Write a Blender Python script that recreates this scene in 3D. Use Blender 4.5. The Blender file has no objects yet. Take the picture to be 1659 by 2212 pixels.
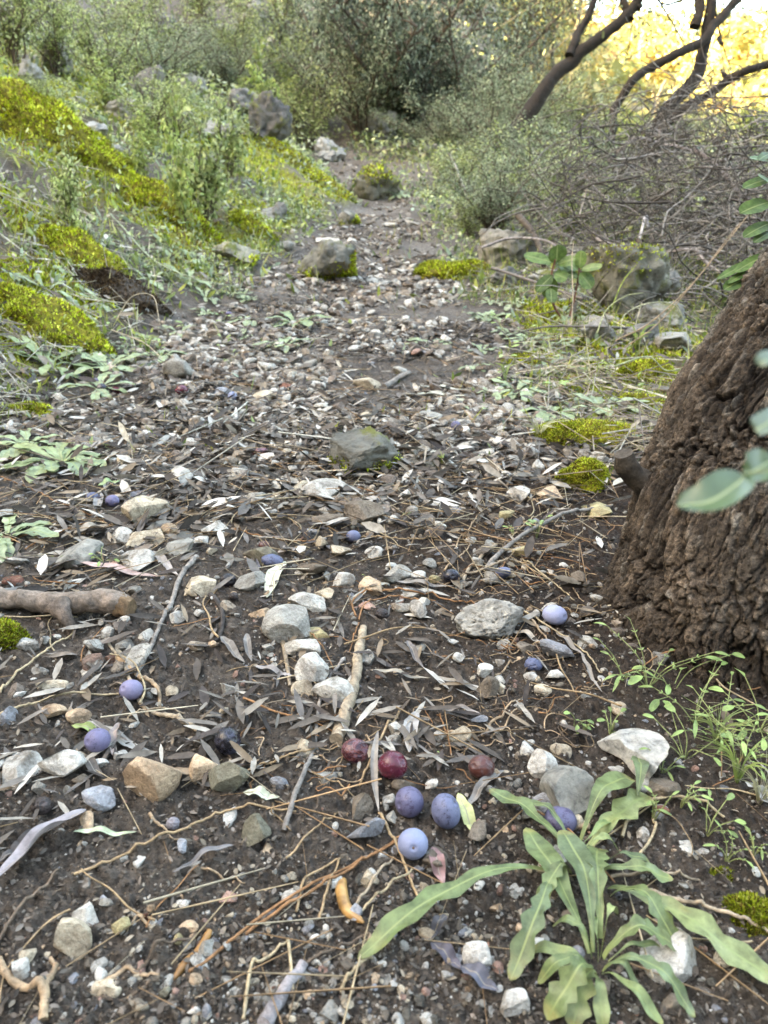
import bpy, math, random
import numpy as np
from mathutils import Vector, Matrix

# ------------------------------------------------------------------ camera, light, exposure
scene = bpy.context.scene
COL = scene.collection
CAM_Z, PITCH, FPX = 0.43, math.radians(22.0), 1664.0
cam_d = bpy.data.cameras.new('camera'); cam = bpy.data.objects.new('camera', cam_d); COL.objects.link(cam)
cam.location = (0, 0, CAM_Z); cam.rotation_euler = (math.pi/2 - PITCH, 0, 0)
cam_d.sensor_fit = 'VERTICAL'; cam_d.sensor_height = 34.6; cam_d.lens = 26.0
cam_d.clip_start = 0.01; cam_d.clip_end = 2000
cam_d.dof.use_dof = True; cam_d.dof.focus_distance = 0.80; cam_d.dof.aperture_fstop = 10.5
scene.camera = cam
SUN_EL, SUN_AZ = math.radians(30), math.radians(248)       # azimuth clockwise from +Y: the sun stands low, left and behind
w = bpy.data.worlds.new('World'); scene.world = w; w.use_nodes = True
nt = w.node_tree; bg = nt.nodes['Background']
sky = nt.nodes.new('ShaderNodeTexSky'); sky.sky_type = 'NISHITA'; sky.sun_disc = False
sky.sun_elevation = SUN_EL; sky.sun_rotation = SUN_AZ; sky.air_density = 1.0; sky.dust_density = 2.5; sky.ozone_density = 0.6
nt.links.new(sky.outputs[0], bg.inputs[0]); bg.inputs[1].default_value = 0.15
sun_d = bpy.data.lights.new('sun', 'SUN'); sun = bpy.data.objects.new('sun', sun_d); COL.objects.link(sun)
sun_d.energy = 4.5; sun_d.angle = math.radians(0.5); sun_d.color = (1.0, 0.86, 0.62)
sd = Vector((math.sin(SUN_AZ)*math.cos(SUN_EL), math.cos(SUN_AZ)*math.cos(SUN_EL), math.sin(SUN_EL)))
sun.rotation_euler = (-sd).to_track_quat('-Z', 'Y').to_euler()
vs = scene.view_settings
vs.view_transform = 'Standard'; vs.look = 'None'; vs.gamma = 1.0; vs.use_curve_mapping = False
vs.exposure = 3.85
try:
    vs.use_white_balance = True; vs.white_balance_temperature = 8700; vs.white_balance_tint = 6
except Exception: pass

# ------------------------------------------------------------------ helpers
rng = np.random.default_rng(7); random.seed(7)
PI = math.pi
FWD = np.array([0, math.cos(PITCH), -math.sin(PITCH)]); UPV = np.array([0, math.sin(PITCH), math.cos(PITCH)]); RGT = np.array([1., 0, 0])
CAM = np.array([0, 0, CAM_Z])

def hash3(ix, iy, iz, seed):
    h = (ix.astype(np.uint32)*np.uint32(374761393) + iy.astype(np.uint32)*np.uint32(668265263)
         + iz.astype(np.uint32)*np.uint32(2147483647) + np.uint32((seed*1274126177) & 0xffffffff))
    h = (h ^ (h >> np.uint32(13)))*np.uint32(1274126177)
    h = (h ^ (h >> np.uint32(15)))*np.uint32(2246822519)
    return (h ^ (h >> np.uint32(16))).astype(np.float64)/4294967295.0
def vn(P, seed=0):
    P = np.asarray(P, float); F = np.floor(P); I = F.astype(np.int64); f = P - F; u = f*f*(3-2*f)
    r = 0
    for dx in (0, 1):
        wx = u[..., 0] if dx else 1-u[..., 0]
        for dy in (0, 1):
            wy = u[..., 1] if dy else 1-u[..., 1]
            for dz in (0, 1):
                wz = u[..., 2] if dz else 1-u[..., 2]
                r = r + wx*wy*wz*hash3(I[..., 0]+dx, I[..., 1]+dy, I[..., 2]+dz, seed)
    return r*2-1
def fbm(P, seed=0, octv=4, gain=.5, lac=2.03):
    P = np.asarray(P, float); a, s, r, t = 1., 1., 0, 0
    for o in range(octv):
        r = r + a*vn(P*s+o*17.3, seed+o); t += a; a *= gain; s *= lac
    return r/t
def worley(P, seed=0):
    P = np.asarray(P, float); I = np.floor(P).astype(np.int64)
    d1 = np.full(P.shape[:-1], 9.); d2 = d1.copy()
    for dx in (-1, 0, 1):
        for dy in (-1, 0, 1):
            for dz in (-1, 0, 1):
                a, b, c = I[..., 0]+dx, I[..., 1]+dy, I[..., 2]+dz
                q = np.stack([a+hash3(a, b, c, seed), b+hash3(a, b, c, seed+1), c+hash3(a, b, c, seed+2)], -1)
                d = np.linalg.norm(P-q, axis=-1)
                d2 = np.minimum(d2, np.maximum(d, d1)); d1 = np.minimum(d1, d)
    return d1, d2
def worley_id(P, seed=0):
    P = np.asarray(P, float); I = np.floor(P).astype(np.int64)
    d1 = np.full(P.shape[:-1], 9.); d2 = d1.copy(); cid = d1*0
    for dx in (-1, 0, 1):
        for dy in (-1, 0, 1):
            for dz in (-1, 0, 1):
                a, b, c = I[..., 0]+dx, I[..., 1]+dy, I[..., 2]+dz
                q = np.stack([a+hash3(a, b, c, seed), b+hash3(a, b, c, seed+1), c+hash3(a, b, c, seed+2)], -1)
                d = np.linalg.norm(P-q, axis=-1)
                cid = np.where(d < d1, hash3(a, b, c, seed+7), cid); d2 = np.minimum(d2, np.maximum(d, d1)); d1 = np.minimum(d1, d)
    return d1, d2, cid
def p3(x, y, s=1., z=0.):
    x = np.asarray(x, float); return np.stack([x*s, np.asarray(y, float)*s, np.full_like(x, z)], -1)
def sstep(a, b, x):
    t = np.clip((x-a)/(b-a), 0, 1); return t*t*(3-2*t)

# terrain ---------------------------------------------------------------
PY = [-400, -30, -12, -4, -1.6, 0, 1.2, 1.7, 2.5, 3.5, 6, 9, 12, 20, 40, 400]
PZ = [34, 26, 11, 1.9, .1, 0, 0, .005, .06, .165, .40, .85, 1.4, 3.0, 6.5, 40]  # steep rise behind the camera is added out of view to block low skylight
XL = ([-9, 0, .6, 1, 1.6, 2.5, 3.5, 6, 9, 14], [-.9, -.62, -.52, -.66, -.80, -.64, -.50, -.14, -.80, -1.2])
XR = ([-9, 0, .6, 1, 1.6, 2.5, 3.5, 6, 9, 14], [.6, .42, .34, .33, .40, .34, .31, .18, -.30, -.8])
def H(x, y):
    x = np.asarray(x, float); y = np.asarray(y, float)
    z = np.interp(y, PY, PZ)
    l = np.interp(y, *XL) - x; r = x - np.interp(y, *XR)
    steep = sstep(.7, 1.6, y)
    dl = np.maximum(l, 0)
    bank = np.where(dl < .8, .50*dl, .40+.36*(dl-.8))*(.16+.84*np.maximum(steep, sstep(.5, 2.5, dl)))
    bank = bank + .50*np.maximum(dl-2.5, 0)*sstep(2.5, 6, dl)
    z = z + 34*np.tanh(bank/34)
    z = z + 7*sstep(9, 30, y)*(1-sstep(-.02, .16, x/np.maximum(y, 1)-.03))
    dr = np.maximum(r, 0)
    z = z + .02*sstep(0, .15, dr)*sstep(.5, .9, y)*(1-sstep(1.1, 1.6, y)) - .10*sstep(.15, .9, dr)*sstep(2.1, 2.9, y)*(1-sstep(3.4, 4.6, y))
    z = z - .015*np.exp(-((x-.30)**2+(y-1.0)**2)/.03)
    # the ground falls into the valley beyond and right of the ridge
    drop = sstep(8.5, 30, y)*sstep(-.01, .22, x/np.maximum(y, 1)-.11)
    z = z*(1-drop) + drop*(-3.0)
    # far slope on the other side of the valley
    far = sstep(45, 100, y + .15*x)*sstep(.02, .3, x/np.maximum(y, 1)-.03)
    z = z + far*(15.2 + 3.0*vn(p3(x, y, .03), 5)+ .06*np.minimum(x,120))
    # undulation
    d = np.sqrt(x*x+y*y)
    path = (1-sstep(0, .25, l))*(1-sstep(0, .25, r))
    z = z + (.010+.02*(1-path)+.028*sstep(2.2, 4, d))*fbm(p3(x, y, 5.), 11, 3)*sstep(.1, .8, d) + (.10*fbm(p3(x, y, .9), 21, 3))*(1-path)*sstep(1.0, 3.0, d)
    return z
def pathmask(x, y):
    l = np.interp(y, *XL) - x; r = x - np.interp(y, *XR)
    n = .22*fbm(p3(x, y, 3.2), 31, 4)
    return (1-sstep(-.05, .15, l+n))*(1-sstep(-.05, .15, r+n))
def mossmask(x, y):
    l = np.interp(y, *XL) - x; r = x - np.interp(y, *XR)
    n = fbm(p3(x, y, 3.2), 41, 4)
    a = sstep(.02, .22, l+.12*n)*sstep(1.15, 1.5, y)*(1-sstep(5.5, 9.0, y))*sstep(-.38, .10, n+.22*sstep(2.2,1.4,y))
    b = sstep(.02, .14, r+.08*n)*sstep(1.15, 1.4, y)*(1-sstep(2.5, 3.3, y))*sstep(-.2, .25, n)*(1-sstep(.5, .9, r))
    c = sstep(.05, .1, r)*(1-sstep(.75, .9, y))*sstep(.05, .3, n)*.9
    return np.clip(a+b+c, 0, 1)

def R(X, Y, depth):
    return CAM + depth*(FWD + (X-829.5)/FPX*RGT - (Y-1106)/FPX*UPV)
_t = np.exp(np.linspace(math.log(.2), math.log(120), 1400))
def P(X, Y):
    d = FWD + (X-829.5)/FPX*RGT - (Y-1106)/FPX*UPV
    pts = CAM + _t[:, None]*d
    g = pts[:, 2]-H(pts[:, 0], pts[:, 1])
    k = np.where(g <= 0)[0]
    if len(k) == 0: k = [len(_t)-1]
    i = max(k[0], 1); a, b = g[i-1], g[i]; f = a/(a-b) if a != b else 0
    t = _t[i-1] + (_t[i]-_t[i-1])*f
    q = CAM + t*d
    return q, t
def S(t): return t/FPX                 # metres per pixel of the traced photograph at depth t

# mesh building --------------------------------------------------------
class MB:
    def __init__(s): s.v = []; s.f3 = []; s.f4 = []; s.c = []; s.uv = []; s.n = 0; s.hasuv = False
    def add(s, v, f, col=(1, 1, 1), uv=None):
        v = np.asarray(v, float).reshape(-1, 3); f = np.asarray(f, int)
        if f.size:
            (s.f3 if f.shape[1] == 3 else s.f4).append(f+s.n)
        s.v.append(v); c = np.asarray(col, float)
        s.c.append(np.broadcast_to(c, (len(v), 3)) if c.ndim == 1 else c)
        if uv is not None: s.hasuv = True; s.uv.append(np.asarray(uv, float))
        else: s.uv.append(np.zeros((len(v), 2)))
        s.n += len(v); return s
    def mesh(s, name, mat, smooth=True):
        V = np.concatenate(s.v); me = bpy.data.meshes.new(name)
        f3 = np.concatenate(s.f3) if s.f3 else np.zeros((0, 3), int); f4 = np.concatenate(s.f4) if s.f4 else np.zeros((0, 4), int)
        li = np.concatenate([f3.ravel(), f4.ravel()]).astype(np.int32)
        ls = np.concatenate([np.arange(len(f3))*3, len(f3)*3+np.arange(len(f4))*4]).astype(np.int32)
        me.vertices.add(len(V)); me.vertices.foreach_set('co', V.astype(np.float32).ravel())
        me.loops.add(len(li)); me.loops.foreach_set('vertex_index', li)
        me.polygons.add(len(ls)); me.polygons.foreach_set('loop_start', ls)
        me.update(calc_edges=True)
        C = np.concatenate(s.c); ca = me.attributes.new('tint', 'FLOAT_COLOR', 'POINT')
        ca.data.foreach_set('color', np.hstack([C, np.ones((len(C), 1))]).astype(np.float32).ravel())
        if s.hasuv:
            U = np.concatenate(s.uv); l = me.uv_layers.new(name='UVMap'); l.data.foreach_set('uv', U[li].astype(np.float32).ravel())
        me.polygons.foreach_set('use_smooth', np.full(len(ls), smooth))
        me.validate(); me.materials.append(mat); return me
    def obj(s, name, mat, parent=None, smooth=True):
        return link(name, s.mesh(name, mat, smooth), parent)
def link(name, me, parent=None):
    o = bpy.data.objects.new(name, me); COL.objects.link(o)
    if parent is not None: o.parent = parent
    return o
def empty(name, loc=(0, 0, 0)):
    o = bpy.data.objects.new(name, None); o.empty_display_size = .02; COL.objects.link(o); o.location = loc; return o
def tag(o, label=None, cat=None, group=None, kind=None):
    if label: o['label'] = label
    if cat: o['category'] = cat
    if group: o['group'] = group
    if kind: o['kind'] = kind
    return o
def copy_tree(o, parent=None):
    c = o.copy(); COL.objects.link(c); c.parent = parent
    for ch in list(o.children): copy_tree(ch, c)
    return c
def norm(a): a = np.asarray(a, float); return a/np.maximum(np.linalg.norm(a, axis=-1, keepdims=True), 1e-9)
def smooth_poly(pts, n):
    pts = np.asarray(pts, float); m = len(pts)
    if m == 2: return pts[0]+(pts[1]-pts[0])*np.linspace(0, 1, n)[:, None]
    q = np.vstack([2*pts[0]-pts[1], pts, 2*pts[-1]-pts[-2]]); t = np.linspace(0, m-1-1e-6, n); i = t.astype(int); f = (t-i)[:, None]
    a, b, c, d = q[i], q[i+1], q[i+2], q[i+3]
    return .5*((2*b)+(-a+c)*f+(2*a-5*b+4*c-d)*f**2+(-a+3*b-3*c+d)*f**3)
def tube(mb, pts, rad, sides=6, col=(1, 1, 1), rough=0, seed=0):
    pts = np.asarray(pts, float); n = len(pts); rad = np.broadcast_to(np.asarray(rad, float), (n,))
    T = norm(np.gradient(pts, axis=0)); ref = np.array([0, 0, 1.]) if abs(T[:, 2]).mean() < .8 else np.array([1., 0, 0])
    A = norm(np.cross(T, ref)); B = np.cross(T, A)
    th = np.arange(sides)/sides*2*PI
    ring = A[:, None]*np.cos(th)[None, :, None]+B[:, None]*np.sin(th)[None, :, None]
    rr = rad[:, None]*np.ones((1, sides))
    if rough:
        base = pts[:, None]+ring*rr[..., None]; sc = 1/max(rad.max(), 1e-5)
        rr = rr*(1+rough*fbm(base*np.array([1, 1, 1])*sc*.9, seed, 3))
    V = (pts[:, None]+ring*rr[..., None]).reshape(-1, 3)
    i = np.arange(n-1)[:, None]*sides; j = np.arange(sides)[None]; k = (j+1) % sides
    F = np.stack([i+j, i+k, i+sides+k, i+sides+j], -1).reshape(-1, 4)
    mb.add(V, F, col)
    mb.add(np.vstack([V[:sides], pts[:1]]), [[(a+1) % sides, a, sides] for a in range(sides)], col)
    mb.add(np.vstack([V[-sides:], pts[-1:]]), [[a, (a+1) % sides, sides] for a in range(sides)], col)
def ribbon(mb, axis, width, up=(0, 0, 1), fold=.15, profile=None, col=(1, 1, 1), across=5, wob=0, seed=0, teeth=0, nteeth=5, cup=1):
    """a leaf blade: axis points, full width, folded along its midrib, with optional lobed edge"""
    axis = np.asarray(axis, float); n = len(axis); T = norm(np.gradient(axis, axis=0)); up = np.broadcast_to(np.asarray(up, float), (n, 3))
    side = norm(np.cross(T, up)); N = norm(np.cross(side, T))
    t = np.linspace(0, 1, n)
    w = (profile(t) if profile else np.sin(PI*np.clip(t, 0, 1))**.7)*width/2
    r_ = np.random.default_rng(seed)
    u = np.linspace(-1, 1, across)
    V = []
    ph = r_.random(2)
    for q in range(across):
        s = u[q]; ww = w.copy()
        if teeth and abs(s) > .6:
            saw = ((t**1.1*nteeth + ph[0 if s < 0 else 1]) % 1)**.8
            ww = ww*(1 - teeth*(1-np.abs(2*saw-1))**1.2*(.35+.65*(np.sin(t*PI))) )
        z = cup*fold*abs(s)*w + (wob*width*np.sin(t*9+3*s+seed) if wob else 0)*abs(s)
        V.append(axis + side*(s*ww)[:, None] + N*np.asarray(z)[:, None])
    V = np.stack(V, 1).reshape(-1, 3)
    i = np.arange(n-1)[:, None]*across; j = np.arange(across-1)[None]
    F = np.stack([i+j, i+j+1, i+across+j+1, i+across+j], -1).reshape(-1, 4)
    uv = np.stack(np.broadcast_arrays((u[None]*.5+.5), t[:, None]), -1).reshape(-1, 2)
    mb.add(V, F, col, uv)
def rots(n, r_=rng, tilt=PI):
    """random rotation matrices; tilt limits how far local z leans"""
    a = r_.random(n)*2*PI; b = r_.random(n)*2*PI; t = (r_.random(n)**.7)*tilt
    def Rz(a):
        c, s = np.cos(a), np.sin(a); z = 0*c; o = z+1
        return np.stack([np.stack([c, -s, z], -1), np.stack([s, c, z], -1), np.stack([z, z, o], -1)], -2)
    def Rx(a):
        c, s = np.cos(a), np.sin(a); z = 0*c; o = z+1
        return np.stack([np.stack([o, z, z], -1), np.stack([z, c, -s], -1), np.stack([z, s, c], -1)], -2)
    return Rz(a) @ Rx(t) @ Rz(b)
def inst(mb, V0, F0, M, T, col):
    """many copies of a small shape gathered in one uncountable mass"""
    n, k = len(T), len(V0)
    V = np.einsum('nij,kj->nki', M, V0)+T[:, None]
    F = (F0[None]+np.arange(n)[:, None, None]*k).reshape(-1, F0.shape[1])
    mb.add(V.reshape(-1, 3), F, np.repeat(np.asarray(col), k, 0))
# small templates
def ico(sub):
    import bmesh
    bm = bmesh.new(); bmesh.ops.create_icosphere(bm, subdivisions=sub, radius=1)
    V = np.array([v.co[:] for v in bm.verts]); F = np.array([[v.index for v in f.verts] for f in bm.faces]); bm.free(); return V, F
ICO = {k: ico(k) for k in (1, 2, 3, 4, 5)}
def rock(seed, sub=3, ncut=9, rough=.08, pits=0, cut=(.55, .85), flat=1., fine=.02):
    V, F = ICO[sub]; V = V.copy(); r_ = np.random.default_rng(seed)
    for _ in range(ncut):
        n = norm(r_.normal(size=3)); d = r_.uniform(*cut); h = V@n-d; V -= np.maximum(h, 0)[:, None]*n*.97
    V *= (1+rough*fbm(V*1.6, seed, 4)+fine*fbm(V*7, seed+9, 3))[:, None]
    if pits:
        d1, _ = worley(V*5.5, seed); V *= (1-pits*sstep(.34, .12, d1))[:, None]
        d1, _ = worley(V*11, seed+4); V *= (1-.6*pits*sstep(.36, .1, d1))[:, None]
    V /= np.abs(V).max(0)
    return V, F
LEAF4 = (np.array([[0, 0, 0], [-.5, .5, .12], [0, 1, 0], [.5, .5, .12]]), np.array([[0, 3, 2], [0, 2, 1]]))
LEAF6 = (np.array([[0, 0, 0], [-.42, .3, .1], [-.38, .68, .08], [0, 1, -.08], [.38, .68, .08], [.42, .3, .1], [0, .5, 0]]),
         np.array([[0, 6, 1], [1, 6, 2], [2, 6, 3], [3, 6, 4], [4, 6, 5], [5, 6, 0]]))
# long litter strips: 3 segments, slightly bent
LAN = (np.array([[0, -.5, 0], [-.5, -.2, .12], [.5, -.2, .12], [0, -.2, 0], [-.45, .2, .2], [.45, .2, .2], [0, .2, .08], [0, .5, .02]]),
       np.array([[0, 3, 1], [0, 2, 3], [1, 3, 6], [1, 6, 4], [3, 2, 5], [3, 5, 6], [4, 6, 7], [6, 5, 7]]))
NEED = (np.array([[-.5, -.5, 0], [.5, -.5, 0], [0, -.5, .9], [-.5, 0, 0], [.5, 0, 0], [0, 0, .9], [-.3, .5, 0], [.3, .5, 0], [0, .5, .6]]),
        np.array([[0, 1, 4], [0, 4, 3], [1, 2, 5], [1, 5, 4], [2, 0, 3], [2, 3, 5], [3, 4, 7], [3, 7, 6], [4, 5, 8], [4, 8, 7], [5, 3, 6], [5, 6, 8]]))

# ------------------------------------------------------------------ materials
def newmat(name):
    m = bpy.data.materials.new(name); m.use_nodes = True; t = m.node_tree; b = t.nodes['Principled BSDF']; return m, t, b
def N(t, typ, **k):
    n = t.nodes.new(typ)
    for a, v in k.items():
        if a in n.inputs: n.inputs[a].default_value = v
        else: setattr(n, a, v)
    return n
def ramp(t, fac, stops):
    r = t.nodes.new('ShaderNodeValToRGB'); e = r.color_ramp.elements
    while len(e) < len(stops): e.new(.5)
    for i, (p, c) in enumerate(stops): e[i].position = p; e[i].color = (*c, 1) if len(c) == 3 else c
    t.links.new(fac, r.inputs[0]); return r.outputs[0]
def mix(t, fac, a, b, typ='MIX'):
    m = t.nodes.new('ShaderNodeMix'); m.data_type = 'RGBA'; m.blend_type = typ
    for s, v in ((m.inputs[0], fac), (m.inputs[6], a), (m.inputs[7], b)):
        if isinstance(v, bpy.types.NodeSocket): t.links.new(v, s)
        else: s.default_value = v if not isinstance(v, tuple) else (*v, 1) if len(v) == 3 else v
    return m.outputs[2]
def noise(t, scale, detail=4, rough=.6, vec=None, dist=0):
    n = N(t, 'ShaderNodeTexNoise', Scale=scale, Detail=detail, Roughness=rough, Distortion=dist)
    if vec: t.links.new(vec, n.inputs['Vector'])
    return n.outputs['Fac']
def coord(t, which='Object'): return t.nodes.new('ShaderNodeTexCoord').outputs[which]
def bump(t, b, h, strength=.5, dist=.002):
    n = N(t, 'ShaderNodeBump', Strength=strength, Distance=dist); t.links.new(h, n.inputs['Height']); t.links.new(n.outputs[0], b.inputs['Normal'])
def attr(t, name): a = t.nodes.new('ShaderNodeAttribute'); a.attribute_name = name; return a
def geo_pos(t): return t.nodes.new('ShaderNodeNewGeometry').outputs['Position']
def tintsrc(t, src):
    if src == 'obj': return t.nodes.new('ShaderNodeObjectInfo').outputs['Color']
    return attr(t, 'tint').outputs['Color']

def mat_stone(src):
    m, t, b = newmat('stone_'+src); p = geo_pos(t); base = tintsrc(t, src)
    n1 = noise(t, 55, 6, .65, p); n2 = noise(t, 330, 4, .7, p)
    c = mix(t, 1., base, ramp(t, n1, [(.30, (.42, .38, .33)), (.43, (.85, .83, .80)), (.58, (1.15, 1.14, 1.11)), (.75, (1.5, 1.48, 1.42))]), 'MULTIPLY')
    c = mix(t, 1., c, ramp(t, n2, [(.3, (.62, .6, .58)), (.5, (1, 1, 1)), (.7, (1.22, 1.22, 1.22))]), 'MULTIPLY')
    soil = ramp(t, noise(t, 22, 5, .7, p, .5), [(.53, (0, 0, 0)), (.68, (.75, .75, .75))])
    c = mix(t, soil, c, (.10, .075, .055))
    vor = N(t, 'ShaderNodeTexVoronoi', Scale=75.0); vor.feature = 'DISTANCE_TO_EDGE'; t.links.new(mix(t, .06, p, N(t, 'ShaderNodeTexNoise', Scale=40.0, Detail=4.0).outputs['Color']), vor.inputs['Vector'])
    c = mix(t, ramp(t, vor.outputs['Distance'], [(.0, (.8, .8, .8)), (.035, (0, 0, 0))]), c, mix(t, 1., c, (.35, .32, .28), 'MULTIPLY'))
    t.links.new(c, b.inputs['Base Color']); b.inputs['Roughness'].default_value = .82; b.inputs['Specular IOR Level'].default_value = .3
    h = N(t, 'ShaderNodeMath', operation='ADD'); t.links.new(noise(t, 140, 6, .7, p), h.inputs[0]); t.links.new(n2, h.inputs[1])
    bump(t, b, h.outputs[0], .9, .0035); return m
def mat_boulder(s1=14, s2=45, bd=.015):
    m, t, b = newmat('lichen_rock'); p = geo_pos(t); base = tintsrc(t, 'obj')
    n1 = noise(t, s1, 8, .68, p, .4)
    c = mix(t, 1., base, ramp(t, n1, [(.3, (.22, .22, .22)), (.45, (.7, .7, .68)), (.6, (1.05, 1.04, 1)), (.78, (1.5, 1.48, 1.4))]), 'MULTIPLY')
    moss = ramp(t, noise(t, 9, 6, .7, p), [(.56, (0, 0, 0)), (.66, (1, 1, 1))]) if s1 < 50 else 0.
    c = mix(t, moss, c, (.16, .17, .04))
    t.links.new(c, b.inputs['Base Color']); b.inputs['Roughness'].default_value = .9
    h = noise(t, s2, 8, .75, p); bump(t, b, h, 1., bd); return m
def mat_soil():
    m, t, b = newmat('soil'); p = geo_pos(t)
    n1 = noise(t, 9, 7, .65, p); n2 = noise(t, 130, 5, .75, p); n3 = noise(t, 480, 3, .7, p)
    c = ramp(t, n1, [(.25, (.045, .035, .027)), (.42, (.088, .070, .056)), (.58, (.138, .113, .092)), (.8, (.21, .175, .145))])
    c = mix(t, 1., c, ramp(t, n2, [(.30, (.30, .27, .24)), (.47, (.85, .84, .82)), (.58, (1.3, 1.28, 1.25)), (.70, (1.7, 1.65, 1.6))]), 'MULTIPLY')
    c = mix(t, ramp(t, n3, [(.68, (0, 0, 0)), (.76, (.8, .8, .8))]), c, (.28, .23, .18))
    a = attr(t, 'zone'); sep = t.nodes.new('ShaderNodeSeparateColor'); t.links.new(a.outputs['Color'], sep.inputs[0])
    # humus near the trunk, pale trail dust, moss
    c = mix(t, sep.outputs[2], c, mix(t, 1., c, (.45, .36, .29), 'MULTIPLY'))
    grit = ramp(t, noise(t, 60, 6, .8, p), [(.35, (.075, .062, .05)), (.5, (.16, .14, .12)), (.62, (.34, .31, .27))])
    c = mix(t, sep.outputs[1], c, grit)
    mossc = ramp(t, noise(t, 75, 6, .75, p), [(.3, (.035, .032, .006)), (.42, (.15, .14, .015)), (.54, (.34, .33, .025)), (.72, (.50, .47, .06))])
    c = mix(t, sep.outputs[0], c, mossc)
    t.links.new(c, b.inputs['Base Color']); b.inputs['Specular IOR Level'].default_value = .35
    t.links.new(ramp(t, n1, [(.3, (.62, .62, .62)), (.7, (.92, .92, .92))]), b.inputs['Roughness'])
    h = N(t, 'ShaderNodeMath', operation='ADD'); t.links.new(n2, h.inputs[0]); t.links.new(noise(t, 320, 5, .8, p), h.inputs[1])
    bump(t, b, h.outputs[0], 1., .008); return m
def mat_leaf(name, src='attr', vein=(.28, .34, .14), veinw=.05, rough=.5, trans=.35, mott=.25, sc=90, spec=.4):
    m, t, b = newmat(name); p = geo_pos(t); base = tintsrc(t, src)
    if src == 'obj': base = mix(t, 1., base, attr(t, 'tint').outputs['Color'], 'MULTIPLY')
    n1 = noise(t, sc, 4, .65, p)
    lo = 1-mott; hi = 1+mott
    c = mix(t, 1., base, ramp(t, n1, [(.3, (lo, lo, lo)), (.7, (hi, hi, hi))]), 'MULTIPLY')
    if vein:
        uv = coord(t, 'UV'); sx = t.nodes.new('ShaderNodeSeparateXYZ'); t.links.new(uv, sx.inputs[0])
        a = N(t, 'ShaderNodeMath', operation='SUBTRACT'); t.links.new(sx.outputs[0], a.inputs[0]); a.inputs[1].default_value = .5
        a2 = N(t, 'ShaderNodeMath', operation='ABSOLUTE'); t.links.new(a.outputs[0], a2.inputs[0])
        f = ramp(t, a2.outputs[0], [(veinw*.5, (1, 1, 1)), (veinw*1.5, (0, 0, 0))])
        c = mix(t, f, c, vein)
        wv = N(t, 'ShaderNodeTexWave', Scale=4.5, Distortion=2.5); wv.bands_direction = 'Y'
        mp = t.nodes.new('ShaderNodeMapping'); mp.inputs['Scale'].default_value = (2, 4, 1); t.links.new(uv, mp.inputs[0]); t.links.new(mp.outputs[0], wv.inputs[0])
        bump(t, b, n1, .4, .0012)
    t.links.new(c, b.inputs['Base Color']); b.inputs['Roughness'].default_value = rough; b.inputs['Specular IOR Level'].default_value = spec
    if trans:
        tr = t.nodes.new('ShaderNodeBsdfTranslucent'); t.links.new(c, tr.inputs[0])
        ms = t.nodes.new('ShaderNodeMixShader'); ms.inputs[0].default_value = trans
        t.links.new(b.outputs[0], ms.inputs[1]); t.links.new(tr.outputs[0], ms.inputs[2])
        t.links.new(ms.outputs[0], t.nodes['Material Output'].inputs[0])
    return m
def mat_wood(name, src='obj', dark=.45, sc=60, stretch=6, bdist=.0015):
    m, t, b = newmat(name); p = geo_pos(t); base = tintsrc(t, src)
    n1 = noise(t, sc, 6, .7, p); n2 = noise(t, sc*5, 4, .7, p)
    c = mix(t, 1., base, ramp(t, n1, [(.3, (dark,)*3), (.5, (.95, .93, .9)), (.72, (1.5, 1.45, 1.4))]), 'MULTIPLY')
    c = mix(t, 1., c, ramp(t, n2, [(.3, (.6, .6, .6)), (.65, (1.2, 1.2, 1.2))]), 'MULTIPLY')
    t.links.new(c, b.inputs['Base Color']); b.inputs['Roughness'].default_value = .85; b.inputs['Specular IOR Level'].default_value = .25
    bump(t, b, n2, .8, bdist); return m
def mat_bark():
    m, t, b = newmat('bark'); p = geo_pos(t); a = attr(t, 'tint')
    n2 = noise(t, 260, 5, .75, p); n1 = noise(t, 40, 6, .7, p)
    c = mix(t, 1., a.outputs['Color'], ramp(t, n1, [(.3, (.5, .46, .42)), (.5, (.95, .95, .95)), (.75, (1.7, 1.65, 1.55))]), 'MULTIPLY')
    c = mix(t, 1., c, ramp(t, n2, [(.32, (.28, .28, .28)), (.47, (.9, .9, .9)), (.56, (1.3, 1.28, 1.25)), (.66, (2.3, 2.25, 2.15))]), 'MULTIPLY')  # the bright stops paint speckled highlights into the bark colour
    t.links.new(c, b.inputs['Base Color']); b.inputs['Roughness'].default_value = .8; b.inputs['Specular IOR Level'].default_value = .35
    h = N(t, 'ShaderNodeMath', operation='ADD'); t.links.new(n2, h.inputs[0]); t.links.new(n1, h.inputs[1])
    bump(t, b, h.outputs[0], 1., .006); return m
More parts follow.
